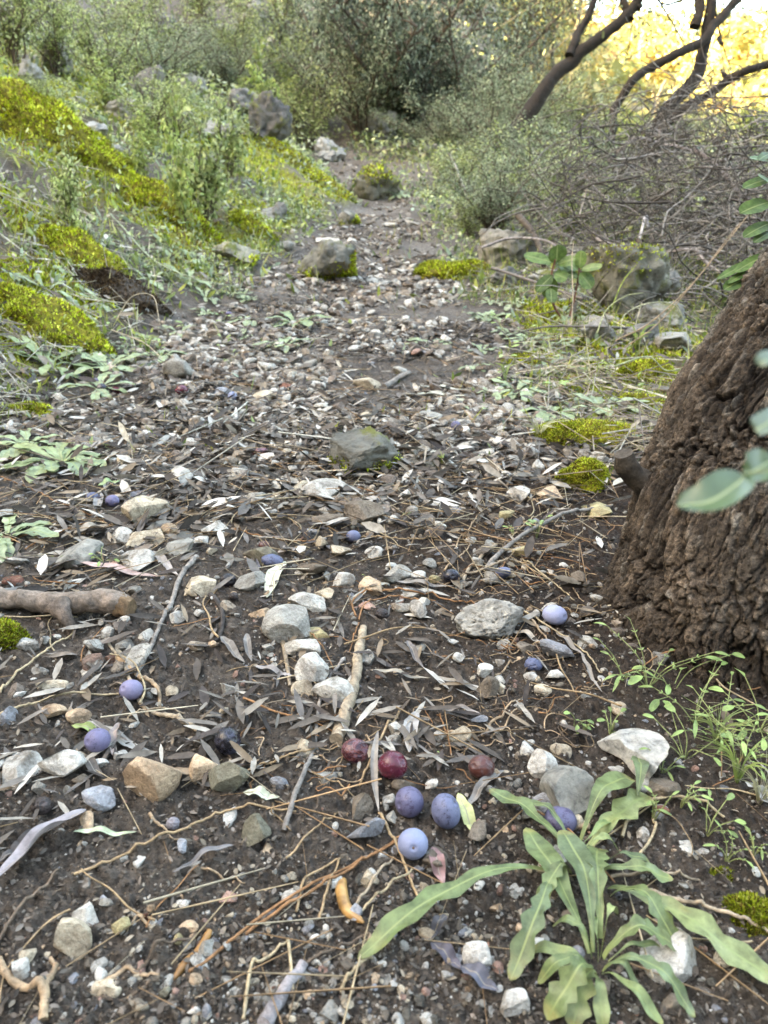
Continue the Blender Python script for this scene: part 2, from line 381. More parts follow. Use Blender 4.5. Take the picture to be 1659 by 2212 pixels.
def mat_olive(name, skin, bloom, amount, gloss=.3, skin2=None):
    m, t, b = newmat(name); p = coord(t, 'Generated')
    n1 = noise(t, 2.6, 5, .7, p, .6); n2 = noise(t, 9, 6, .8, p, 1.6); n3 = noise(t, 40, 3, .6, p)
    base = mix(t, ramp(t, n1, [(.4, (0, 0, 0)), (.62, (1, 1, 1))]), skin, skin2 or skin)
    add = N(t, 'ShaderNodeMath', operation='MULTIPLY_ADD'); t.links.new(n2, add.inputs[0]); add.inputs[1].default_value = .8; t.links.new(n1, add.inputs[2])
    lo = 1.24-amount*.62
    bloom = tuple(c__*(1. if name in ('fruit_pale_bloom', 'fruit_pale_lavender') else .80) for c__ in bloom)
    f = ramp(t, add.outputs[0], [(max(lo-.10, 0), (0, 0, 0)), (min(lo+.03, 1), (.96, .96, .96))])
    bl = mix(t, 1., bloom, ramp(t, n3, [(.3, (.8, .8, .85)), (.7, (1.15, 1.15, 1.1))]), 'MULTIPLY')
    c = mix(t, f, base, bl); t.links.new(c, b.inputs['Base Color'])
    r = mix(t, f, (gloss,)*3, (.62, .62, .62)); t.links.new(r, b.inputs['Roughness'])
    b.inputs['Specular IOR Level'].default_value = .5; b.inputs['Subsurface Weight'].default_value = 0
    bump(t, b, n2, .25, .001); return m

M = {}
M['mottled'] = mat_boulder(80, 260, .004); M['soil'] = mat_soil(); M['stone'] = mat_stone('obj'); M['gravel'] = mat_stone('attr'); M['boulder'] = mat_boulder()
M['leafg'] = mat_leaf('green_leaf', 'attr', (.26, .31, .12), .035, .42, .22, .45)
M['foliage'] = mat_leaf('foliage', 'attr', None, 0, .5, .35, .3, 30)
M['moss'] = mat_leaf('moss', 'attr', None, 0, .8, .3, .3, 120, .1)
M['dry'] = mat_leaf('dry_leaf', 'obj', (.30, .26, .21), .035, .7, .1, .45, 70, .25)
M['litter'] = mat_leaf('litter', 'attr', None, 0, .7, .1, .4, 80, .25)
M['wood'] = mat_wood('dead_wood'); M['wooda'] = mat_wood('branch_wood', 'attr'); M['bark'] = mat_bark()

# ------------------------------------------------------------------ ground: one sheet reaching the horizon
def micro(x, y, r):
    fade = 1-.8*sstep(1.5, 5.0, r)
    q = p3(x, y)
    a = .0060*fbm(q*26, 61, 3) + .0046*np.abs(fbm(q*80, 62, 3)) + .0034*vn(q*190, 63) + .0020*vn(q*420, 64) + .010*fbm(q*14, 68, 3)*sstep(.9, 1.6, r)
    d1, d2 = worley(q*62, 66); lump = hash3(np.floor(q[..., 0]*62).astype(int), np.floor(q[..., 1]*62).astype(int), q[..., 0].astype(int)*0, 3)
    a = a + .0035*sstep(.5, .1, d1)*sstep(.35, .7, vn(q*11, 67)+.4)
    return a*fade + .02*fbm(q*6, 65, 4)*sstep(1.6, 4, r)*(1-sstep(20, 60, r))
ang = np.concatenate([np.linspace(-180, -60, 30)[:-1], np.linspace(-60, -36, 40)[:-1], np.linspace(-36, 36, 560), np.linspace(36, 60, 40)[1:], np.linspace(60, 180, 30)[1:-1]])
rad = np.concatenate([[.02, .06, .11, .16, .20, .23], np.exp(np.linspace(math.log(.25), math.log(3.2), 640)), np.exp(np.linspace(math.log(3.2), math.log(16), 150))[1:], np.exp(np.linspace(math.log(16), math.log(900), 90))[1:]])
A_, R_ = np.meshgrid(np.radians(ang), rad)
gx, gy = R_*np.sin(A_), R_*np.cos(A_)
gz = H(gx, gy)+micro(gx, gy, R_)
nA, nR = len(ang), len(rad)
V = np.stack([gx, gy, gz], -1).reshape(-1, 3); V = np.vstack([V, [[0, 0, float(H(0, 0))]]])
i = np.arange(nR-1)[:, None]*nA; j = np.arange(nA)[None]; k = (j+1) % nA
F = np.stack([i+j, i+nA+j, i+nA+k, i+k], -1).reshape(-1, 4)[:, ::-1]
mb = MB(); mb.add(V, F); mb.add(np.zeros((0, 3)), np.zeros((0, 3), int))
mb.f3.append(np.array([[len(V)-1, (a+1) % nA, a] for a in range(nA)]))
gm = mb.mesh('ground', M['soil'])
zx, zy = V[:, 0], V[:, 1]; zr = np.hypot(zx, zy)
pm = pathmask(zx, zy); mm = mossmask(zx, zy)
farg = sstep(25, 40, zr)
zone = np.stack([np.clip(mm+farg*.6, 0, 1), np.clip(pm*sstep(1.2, 2.6, zr)*(.45+.5*vn(p3(zx, zy, 5), 71))+.45*(1-pm)*(1-mm)*sstep(3.5, 6, zr)*(1-farg), 0, 1), sstep(.55, .15, np.hypot(zx-.36, (zy-.9)*.8))*(1-mm), np.ones(len(zx))], -1)
za = gm.attributes.new('zone', 'FLOAT_COLOR', 'POINT'); za.data.foreach_set('color', zone.astype(np.float32).ravel())
ground = link('ground', gm); ground['kind'] = 'structure'
def HM(x, y): return H(x, y)+micro(np.asarray(x, float), np.asarray(y, float), np.hypot(x, y))
def Hm(x, y): return float(H(x, y)+micro(np.array([x]), np.array([y]), np.hypot(x, y))[0])

def region(n, rmin, rmax, amin=-34, amax=34, acc=None, power=1.0, r_=rng):
    """positions spread evenly on the trail's fan, denser close by"""
    out = []
    while sum(len(o) for o in out) < n:
        m = n*2
        u = r_.random(m); r = (rmin**-power+(rmax**-power-rmin**-power)*u)**(-1/power) if power else rmin*(rmax/rmin)**u
        a = np.radians(r_.uniform(amin, amax, m)); x, y = r*np.sin(a), r*np.cos(a)
        if acc is not None:
            kk = r_.random(m) < acc(x, y); x, y = x[kk], y[kk]
        out.append(np.stack([x, y], 1))
    return np.concatenate(out)[:n]
def ground_pts(xy, lift=0): return np.column_stack([xy, H(xy[:, 0], xy[:, 1])+micro(xy[:, 0], xy[:, 1], np.hypot(xy[:, 0], xy[:, 1]))+lift])
def gnormal(x, y, e=.02): return norm(np.array([float(H(x-e, y)-H(x+e, y)), float(H(x, y-e)-H(x, y+e)), 2*e]))
def palette(n, cols, jit=.2, r_=rng):
    c = np.array(cols)[r_.integers(0, len(cols), n)]; return c*(1+jit*r_.uniform(-1, 1, (n, 1)))
SC = dict(white=(.62, .60, .56), pale=(.53, .51, .47), grey=(.34, .33, .30), tan=(.54, .46, .35), orange=(.56, .41, .28), pink=(.40, .25, .20),
          brown=(.20, .165, .13), dark=(.12, .115, .10), blue=(.30, .31, .34), red=(.22, .10, .07), yellow=(.42, .36, .20), olive=(.21, .20, .15))
GRAV = [tuple(.75*c_ for c_ in SC[k]) for k in ('white', 'pale', 'pale', 'grey', 'grey', 'tan', 'orange', 'brown', 'brown', 'dark', 'pink', 'blue')]

# uncountable gravel, crumbs and litter ------------------------------------
def stones_stuff(name, n, rmin, rmax, smin, smax, cols, acc, sub=1, lift=0, power=.6, k=6):
    mb = MB(); xy = region(n, rmin, rmax, -38, 38, acc, power); T = ground_pts(xy, lift)
    s = smin*(smax/smin)**(rng.random(n)**1.8)
    if rmax > 1.6: s = s*np.clip(np.hypot(xy[:, 0], xy[:, 1])/1.2, 1, 2.2)**.5
    T[:, 2] += s*.12
    for q in range(k):
        V0, F0 = rock(500+q, sub, 6, .08, cut=(.30, .75)); V0 = V0*.5
        idx = np.arange(q, n, k); m = rots(len(idx), tilt=.7)*(s[idx, None, None]*rng.uniform(.6, 1.1, (len(idx), 1, 3))*np.array([1, .8, .62]))
        inst(mb, V0, F0, m, T[idx], palette(len(idx), cols, .3))
    o = mb.obj(name, M['gravel'], smooth=False); tag(o, kind='stuff'); return o
near = lambda x, y: np.ones_like(x)
clump = lambda x, y: np.clip(.06+1.0*fbm(p3(x, y, 6), 91, 3)+1.3*sstep(.65, 1.0, np.hypot(x, y)), 0.03, 1)*np.clip(pathmask(x, y)+.25, 0, 1)
o = stones_stuff('gravel', 9000, .28, 2.2, .002, .011, GRAV, clump, 2); o['label'] = 'fine mixed pale and brown gravel strewn over the damp trail soil'
crumb = [(.06, .048, .038), (.09, .073, .059), (.125, .103, .084), (.17, .142, .118), (.04, .032, .025)]
o = stones_stuff('soil_crumbs', 30000, .26, 1.6, .0012, .0055, crumb, near, 1, 0, .3); o['label'] = 'small dark crumbs of damp soil covering the trail surface'
trail = lambda x, y: np.clip(pathmask(x, y)*(.35+1.7*fbm(p3(x, y, 4.5), 93, 3))*(.06+.94*sstep(.75, 2.0, np.hypot(x, y)+.35*fbm(p3(x, y, 3), 94, 2))), 0, 1)
o = stones_stuff('soil_grit', 9000, .28, 1.7, .0010, .0034, [(.30, .27, .23), (.22, .19, .16), (.18, .155, .13), (.38, .35, .31), (.26, .19, .13), (.14, .115, .095)], near, 1, .0005, .35); o['label'] = 'tiny pale grains of grit sprinkled on the dark soil'
o = stones_stuff('trail_gravel', 15000, .7, 10.0, .003, .036, [(.44, .42, .38), (.34, .32, .29), (.25, .235, .21), (.22, .18, .15), (.17, .14, .12), (.30, .25, .20), (.52, .50, .46), (.13, .11, .095)], trail, 2, 0, -.25); o['label'] = 'pale loose gravel covering the middle and far trail'

def litter_stuff(name, n, rmin, rmax, tmpl, lmin, lmax, wr, cols, acc, mat, lift=.004, tilt=.35, power=.5, thick=1., flatz=1.):
    mb = MB(); xy = region(n, rmin, rmax, -38, 38, acc, power); T = ground_pts(xy, lift)
    L = rng.uniform(lmin, lmax, n); W = L*rng.uniform(*wr, n)
    m = rots(n, tilt=tilt)
    # rots mixes axes; use z-rotation plus small tilt so that strips lie along the ground
    a = rng.random(n)*2*PI; e = rng.normal(0, tilt*.5, n); f = rng.normal(0, tilt, n)
    gN = np.array([[-float(gx_), -float(gy_), 1] for gx_, gy_ in zip((H(xy[:, 0]+.03, xy[:, 1])-H(xy[:, 0]-.03, xy[:, 1]))/.06, (H(xy[:, 0], xy[:, 1]+.03)-H(xy[:, 0], xy[:, 1]-.03))/.06)]); gN = norm(gN)
    d = np.stack([np.cos(a), np.sin(a), e], -1); d = norm(d - (np.sum(d*gN, -1, keepdims=True)-e[:, None])*gN)
    sdir = norm(np.cross(d, gN)); nn = np.cross(sdir, d)
    s2 = sdir*np.cos(f)[:, None]+nn*np.sin(f)[:, None]; n2 = np.cross(s2, d)
    m = np.stack([s2*W[:, None], d*L[:, None], n2*(W*thick)[:, None]], -1)
    T[:, 2] += np.abs(e)*L*.4
    inst(mb, tmpl[0], tmpl[1], m, T, palette(n, cols, .35))
    o = mb.obj(name, mat); tag(o, kind='stuff'); return o
DRYC = [(.24, .215, .18), (.15, .13, .11), (.085, .07, .058), (.38, .35, .30), (.11, .098, .088), (.055, .045, .040), (.19, .145, .10)]
STRAW = [(.42, .33, .21), (.34, .25, .15), (.50, .43, .31), (.28, .19, .11), (.38, .24, .13)]
lacc = lambda x, y: np.clip(-.12+sstep(.85, 1.35, y)*.8+.8*fbm(p3(x, y, 4), 95, 3), .02, 1)*(1-.2*sstep(2.5, 4.5, y)*pathmask(x, y))
o = litter_stuff('leaf_litter', 4600, .5, 8.5, LAN, .010, .042, (.10, .22), DRYC, lacc, M['litter'], .005, .4, .55); o['label'] = 'scattered dry narrow olive leaves lying all over the trail and its banks'
o = litter_stuff('needle_litter', 2600, .30, 5.0, NEED, .025, .10, (.010, .018), STRAW, lambda x, y: np.clip(.03+.75*sstep(.6, 1.2, y)+.3*fbm(p3(x, y, 3), 96, 3), .02, 1), M['litter'], .006, .25, .6); o['label'] = 'thin rust and straw coloured pine needles lying over trail and banks'
o = litter_stuff('bark_crumbs', 6000, .30, 3.0, LAN, .002, .008, (.15, .5), crumb+crumb+[(.20, .17, .13), (.12, .10, .08), (.28, .23, .17)], near, M['litter'], .002, .5, .4); o['label'] = 'tiny flakes of bark and leaf lying on the soil'
# moss carpet
def moss_stuff(n, rmin, rmax, hmin, hmax):
    mb = MB(); xy = region(n, rmin, rmax, -42, 42, lambda x, y: mossmask(x, y)**1.5, .5)
    T = ground_pts(xy, -.001); L = rng.uniform(hmin, hmax, n)*np.clip(T[:, 1]/1.8, .7, 1.6); m = rots(n, tilt=.8)
    # template grows along +z
    V0 = np.array([[-.3, 0, 0], [.3, 0, 0], [.1, .2, .6], [0, .45, 1.], [-.12, .2, .6]]); F0 = np.array([[0, 1, 2], [0, 2, 4], [4, 2, 3]])
    c = palette(n, [(.36, .45, .03), (.52, .60, .05), (.20, .26, .02), (.66, .70, .14), (.13, .11, .02), (.26, .18, .05)], .3)
    inst(mb, V0, F0, m*L[:, None, None], T, c)
    o = mb.obj('moss_carpet', M['moss']); tag(o, 'yellow green moss carpet covering the banks beside the trail', kind='stuff'); return o
moss_stuff(90000, 1.1, 6.5, .006, .015)
# straw and grass on the banks
offp = lambda x, y: np.clip(1.05-pathmask(x, y), 0, 1)*sstep(1.0, 1.5, y)*np.clip(.5+1.0*fbm(p3(x, y, 2.2), 97, 3), .1, 1)
o = litter_stuff('bank_straw', 5000, 1.2, 9, NEED, .05, .17, (.010, .02), [(.45, .40, .30), (.30, .25, .18), (.20, .17, .15), (.52, .48, .40)], offp, M['litter'], .014, .35, .5); o['label'] = 'pale dead grass stalks and thin twigs strewn on the mossy banks'
def tuft_stuff(name, n, rmin, rmax, lmin, lmax, wr, cols, acc, tmpl, tilt=.8, power=.5, mat='foliage', amin=-38, amax=38):
    mb = MB(); xy = region(n, rmin, rmax, amin, amax, acc, power); T = ground_pts(xy)
    m = rots(n, tilt=tilt); L = rng.uniform(lmin, lmax, n)*np.clip(xy[:, 1]/4, .35, 1)
    sw = np.array([[1., 0, 0], [0, 0, -1.], [0, 1., 0]])      # template y -> z
    m = m @ sw * (L[:, None, None]*np.stack([rng.uniform(*wr, n), np.ones(n), rng.uniform(*wr, n)], -1)[:, None, :])
    inst(mb, tmpl[0], tmpl[1], m, T, palette(n, cols, .3))
    o = mb.obj(name, M[mat]); tag(o, kind='stuff'); return o
GRN = [(.20, .27, .06), (.30, .36, .08), (.32, .38, .16), (.13, .18, .05), (.42, .44, .10)]
o = litter_stuff('bank_litter', 5000, 1.2, 9, LAN, .02, .06, (.12, .3), DRYC+[(.44, .41, .34)], offp, M['litter'], .012, .5, .5); o['label'] = 'dead grey and tan leaves caught on the mossy banks'
o = tuft_stuff('low_herbs', 15000, 1.3, 20, .02, .075, (.22, .40), GRN+[(.34, .42, .30)], offp, LEAF6, 1.25, .15); o['label'] = 'small fresh green herb leaves growing through the banks'
o = litter_stuff('trail_litter', 10500, .8, 10, LAN, .012, .048, (.10, .32), DRYC+crumb+[(.48, .45, .40)], lambda x, y: pathmask(x, y)*np.clip(.5+1.4*fbm(p3(x, y, 3), 77, 2), .05, 1)*(.04+.96*sstep(.8, 1.7, np.hypot(x, y))), M['litter'], .006, .5, -.3); o['label'] = 'brown and pale scraps of leaf and bark covering the far trail'
o = tuft_stuff('grass', 6000, 1.4, 18, .04, .15, (.03, .07), [(.26, .30, .08), (.36, .36, .10), (.42, .40, .22), (.2, .26, .08)], offp, LEAF4, .7, .4); o['label'] = 'thin yellow green grass blades growing on the banks'

# ------------------------------------------------------------------ landmarks used in the descriptions
LM = []          # (X, Y, phrase)
def landmark(X, Y, phrase): LM.append((X, Y, phrase))
USED = {}
def where(X, Y, skip=None):
    """words that place a thing next to the landmarks closest to it"""
    ds = sorted(((math.hypot(X-a, (Y-b)*1.25), a, b, p) for a, b, p in LM if p != skip))[:6]
    def rel(d, a, b):
        dx, dy = X-a, Y-b
        side = 'right of' if dx > 0 else 'left of'
        if abs(dy) > 1.4*abs(dx): side = 'in front of' if dy > 0 else 'behind'
        elif abs(dy) > .55*abs(dx): side = ('front ' if dy > 0 else 'back ')+side
        return ('just ' if d < 75 else 'further ' if d > 190 else '')+side
    return ds, rel
def unique(base, X, Y, skip=None):
    ds, rel = where(X, Y, skip)
    for d, a, b, p in ds:
        l = f'{base} {rel(d, a, b)} {p}'
        if l not in USED and len(l.split()) <= 16: USED[l] = 1; return l
    for d, a, b, p in ds[:4]:
        for d2, a2, b2, p2 in ds[:5]:
            if p2 == p: continue
            l = f'{base} {rel(d, a, b)} {p} and {rel(d2, a2, b2)} {p2}'.replace('just ', '')
            if l not in USED and len(l.split()) <= 16: USED[l] = 1; return l
    l = f'{base} {rel(ds[0][0], ds[0][1], ds[0][2])} {ds[0][3]}'; USED[l] = 1; return l

OLV = [  # X, Y, w, h, material key, label, landmark phrase
 (892, 1836, 66, 66, 'pale', 'pale blue round fruit with a stem scar, frontmost of the cluster', 'the frontmost pale blue fruit'),
 (963, 1767, 62, 80, 'half', 'dark fruit half covered in blue bloom, rightmost of the front cluster', 'the half bloomed fruit'),
 (884, 1746, 62, 68, 'purp', 'mottled purple blue fruit between the burgundy fruit and the frontmost pale one', 'the mottled purple fruit'),
 (848, 1675, 64, 62, 'burg', 'smooth burgundy red fruit in the front cluster', 'the burgundy fruit'),
 (769, 1622, 64, 52, 'redo', 'dented dark red fruit with an orange flush, backmost of the front cluster', 'the dented red fruit'),
 (1040, 1668, 56, 50, 'brow', 'brownish red wrinkled fruit alone on dark soil right of the cluster', 'the wrinkled brown fruit'),
 (492, 1610, 56, 64, 'black', 'glossy black fruit standing behind the dark greenish stone', 'the glossy black fruit'),
 (212, 1618, 56, 52, 'mott', 'blue purple mottled fruit beside a grey leaf at front left', 'the mottled blue fruit'),
 (283, 1500, 50, 45, 'lav', 'lavender fruit resting against a thin pale root at left', 'the lavender fruit'),
 (1198, 1345, 54, 43, 'lav2', 'pale lavender egg shaped fruit lying beside the big tree trunk', 'the pale fruit by the trunk'),
 (1212, 1777, 70, 56, 'purp', 'purple fruit wedged between a grey stone and the big green leaf rosette', 'the fruit by the leaf rosette'),
 (975, 1253, 38, 33, 'black', 'matt black fruit beside the crossing grey twigs in mid trail', 'the matt black fruit'),
 (1087, 1240, 34, 24, 'blue', 'blue fruit half buried behind a thin twig near the trunk', 'the half buried blue fruit'),
 (763, 1157, 32, 27, 'blue', 'small speckled blue fruit on dark debris in mid trail', 'the speckled blue fruit'),
 (588, 1218, 48, 27, 'shriv', 'shrivelled dark blue fruit beside a grey green block stone', 'the shrivelled blue fruit'),
 (571, 1174, 28, 22, 'brow', 'small dark red fruit behind the grey green block stone', None),
 (200, 1080, 32, 22, 'shriv', 'dark blue fruit tucked under a small green leaf at left', None),
 (243, 1092, 30, 27, 'mott', 'blue speckled fruit right of the small green leaf at left', 'the speckled fruit at left'),
 (985, 918, 22, 22, 'purp', 'purple fruit touching a pale curled leaf in the middle distance', 'the far purple fruit'),
 (220, 843, 26, 22, 'black', 'black fruit, middle of the three lying in the left rosettes', None),
 (252, 846, 28, 17, 'burg', 'purple fruit, rightmost of the three lying in the left rosettes', 'the three fruits in the rosettes'),
 (211, 822, 22, 16, 'mott', 'bluish fruit, backmost of the three lying in the left rosettes', None),
 (166, 815, 20, 14, 'mott', 'small blue fruit alone among rosette leaves at far left', None),
 (392, 850, 28, 24, 'burg', 'dark burgundy fruit in front of the grey block stone', 'the fruit by the block stone'),
 (502, 863, 20, 20, 'pale', 'pale blue fruit beside the round tan stone in the distance', 'the far pale blue fruit'),
 (495, 676, 16, 11, 'mott', 'tiny far blue fruit on bare soil past the left rosettes', None),
 (1152, 1443, 38, 28, 'shriv', 'dull dark blue wrinkled fruit in front of the bluish flat stone', 'the dull wrinkled fruit'),
 (90, 1750, 44, 38, 'dark', 'dark brown dried fruit among debris at front left', 'the dried brown fruit'),
 (562, 979, 36, 20, 'redo', 'broken reddish fruit with torn skin in mid trail at left', 'the torn reddish fruit'),
 (505, 1298, 20, 18, 'dark', 'tiny dark fruit stone under the tan smooth stone', None),
 (492, 1254, 34, 28, 'shriv2', 'shrivelled black fruit between two tan stones', 'the shrivelled black fruit'),
 (826, 1333, 30, 24, 'dark', 'dark wine coloured shrivelled fruit among dead leaves', 'the wine coloured shrivelled fruit'),
 (374, 1790, 28, 26, 'mott2', 'crusted purple grey fruit remnant on bare soil at front left', 'the crusted fruit remnant'),
]
for X, Y, w_, h_, k_, l_, ph in OLV:
    if ph: landmark(X, Y, ph)
for X, Y, ph in [(1010, 575, 'the mossy right hump'), (711, 575, 'the mossy boulder on the trail'), (776, 994, 'the mid trail boulder'), (140, 1300, 'the dead root'),
                 (1065, 1345, 'the porous rock'), (1285, 2090, 'the big rosette'), (1130, 1900, 'the long rosette leaf'), (628, 1350, 'the large smooth stone'),
                 (306, 1103, 'the big pale block'), (392, 800, 'the grey block stone'), (567, 864, 'the round tan stone'), (318, 1683, 'the orange streaked stone'),
                 (490, 1687, 'the dark greenish stone'), (1380, 1627, 'the curved white rock'), (1230, 1725, 'the black mottled rock'), (142, 2032, 'the front left stone'),
                 (765, 1960, 'the curved seed pod'), (405, 2070, 'the split seed pod'), (1454, 2059, 'the white rock under leaves'), (760, 1480, 'the pale bark stick'),
                 (440, 1261, 'the tan smooth stone'), (600, 1262, 'the pale fallen leaf'), (1330, 610, 'the grey bank boulder'), (1250, 940, 'the moss cushion by the trunk'),
                 (60, 1850, 'the twisted grey leaf'), (1210, 590, 'the broad leaved seedling'), (250, 610, 'the crumbly earth patch'), (33, 1660, 'the left edge stone')]: landmark(X, Y, ph)

# fruits ------------------------------------------------------------------
OM = {
 'pale': mat_olive('fruit_pale_bloom', (.06, .055, .12), (.215, .245, .37), .90), 'half': mat_olive('fruit_half_bloom', (.024, .018, .04), (.165, .185, .30),   .70, .30),
 'purp': mat_olive('fruit_purple', (.035, .02, .05), (.15, .145, .25), .68), 'burg': mat_olive('fruit_burgundy', (.075, .012, .022), (.16, .08, .12), .34, .20, (.13, .010, .03)),
 'redo': mat_olive('fruit_red', (.035, .012, .02), (.16, .11, .15), .45, .25, (.30, .07, .04)), 'brow': mat_olive('fruit_brown', (.085, .025, .018), (.16, .10, .10), .46, .35, (.05, .016, .018)),
 'black': mat_olive('fruit_black', (.010, .009, .013), (.07, .07, .11), .42, .22), 'mott': mat_olive('fruit_mottled', (.025, .02, .04), (.18, .17, .30), .74),
 'lav': mat_olive('fruit_lavender', (.05, .04, .09), (.24, .225, .36), .92), 'lav2': mat_olive('fruit_pale_lavender', (.05, .04, .09), (.31, .33, .48), 1.12),
 'blue': mat_olive('fruit_blue', (.025, .025, .05), (.16, .18, .29), .82), 'shriv': mat_olive('fruit_dark_blue', (.018, .018, .035), (.12, .14, .24), .68, .35),
 'dark': mat_olive('fruit_dried', (.020, .014, .012), (.08, .06, .06), .45, .6), 'shriv2': mat_olive('fruit_dried_black', (.012, .010, .012), (.05, .04, .05), .4, .4),
 'mott2': mat_olive('fruit_crusted', (.07, .05, .06), (.26, .24, .26), .75, .7)}
stemm = M['wood']
for n_, (X, Y, w_, h_, k_, l_, ph) in enumerate(OLV):
    q, t = P(X, Y+h_*.34); s = S(t)
    a, b = w_*s/2, h_*s/2
    V, F = ICO[5] if Y > 1300 else ICO[4]; V = V.copy()
    # long axis along local x, a dimple at the stalk end
    wr = {'shriv': .16, 'shriv2': .30, 'dark': .20, 'brow': .05, 'redo': .07, 'mott2': .22}.get(k_, .03)
    sc_ = 1.1
    Vn = V*(1+wr*(-np.abs(fbm(V*2.0*sc_+n_*9, 300+n_, 3))*1.3+.3) + .012*fbm(V*1.3+n_, 5, 2))[:, None]
    if k_ in ('brow', 'shriv', 'redo'): Vn *= (1+.018*np.sin(V[:, 1:2]*22+4*fbm(V*2, n_, 2)[:, None])*sstep(-.1, .5, V[:, 0:1]))
    if k_ == 'redo': Vn[:, 2] -= .22*np.exp(-((V[:, 0]-.55)**2+(V[:, 1]+.3)**2)/.12)
    ax = norm(np.array([math.sin(n_*2.3), -abs(math.cos(n_*1.7)), .55]))
    dd = V@ax; Vn = Vn*(1-.10*sstep(.965, .999, dd))[:, None]
    big, small = max(a, b), min(a, b)
    dims = np.array([a, (a+b)/2*.95, b*.98])
    Vn = Vn*dims
    mb = MB(); mb.add(Vn, F)
    o = mb.obj('olive', OM[k_])
    gz_ = Hm(q[0], q[1]); o.location = (q[0], q[1]+dims[1]*.35, gz_+dims[2]*.86)
    tilt_ = .25*math.sin(n_*5.1); o.rotation_euler = (0, tilt_, 0)
    tag(o, l_, 'olive', 'fallen blue and purple fruits lying on the trail')
    if n_ == 0:
        c = MB(); top = ax*dims*.90; pr = [top-ax*dims*.02, top+ax*dims*.03, top+ax*dims*.05]
        tube(c, pr, [small*.10, small*.085, small*.02], 7)
        so = c.obj('stem_scar', stemm, o); so.color = (.16, .11, .08, 1)

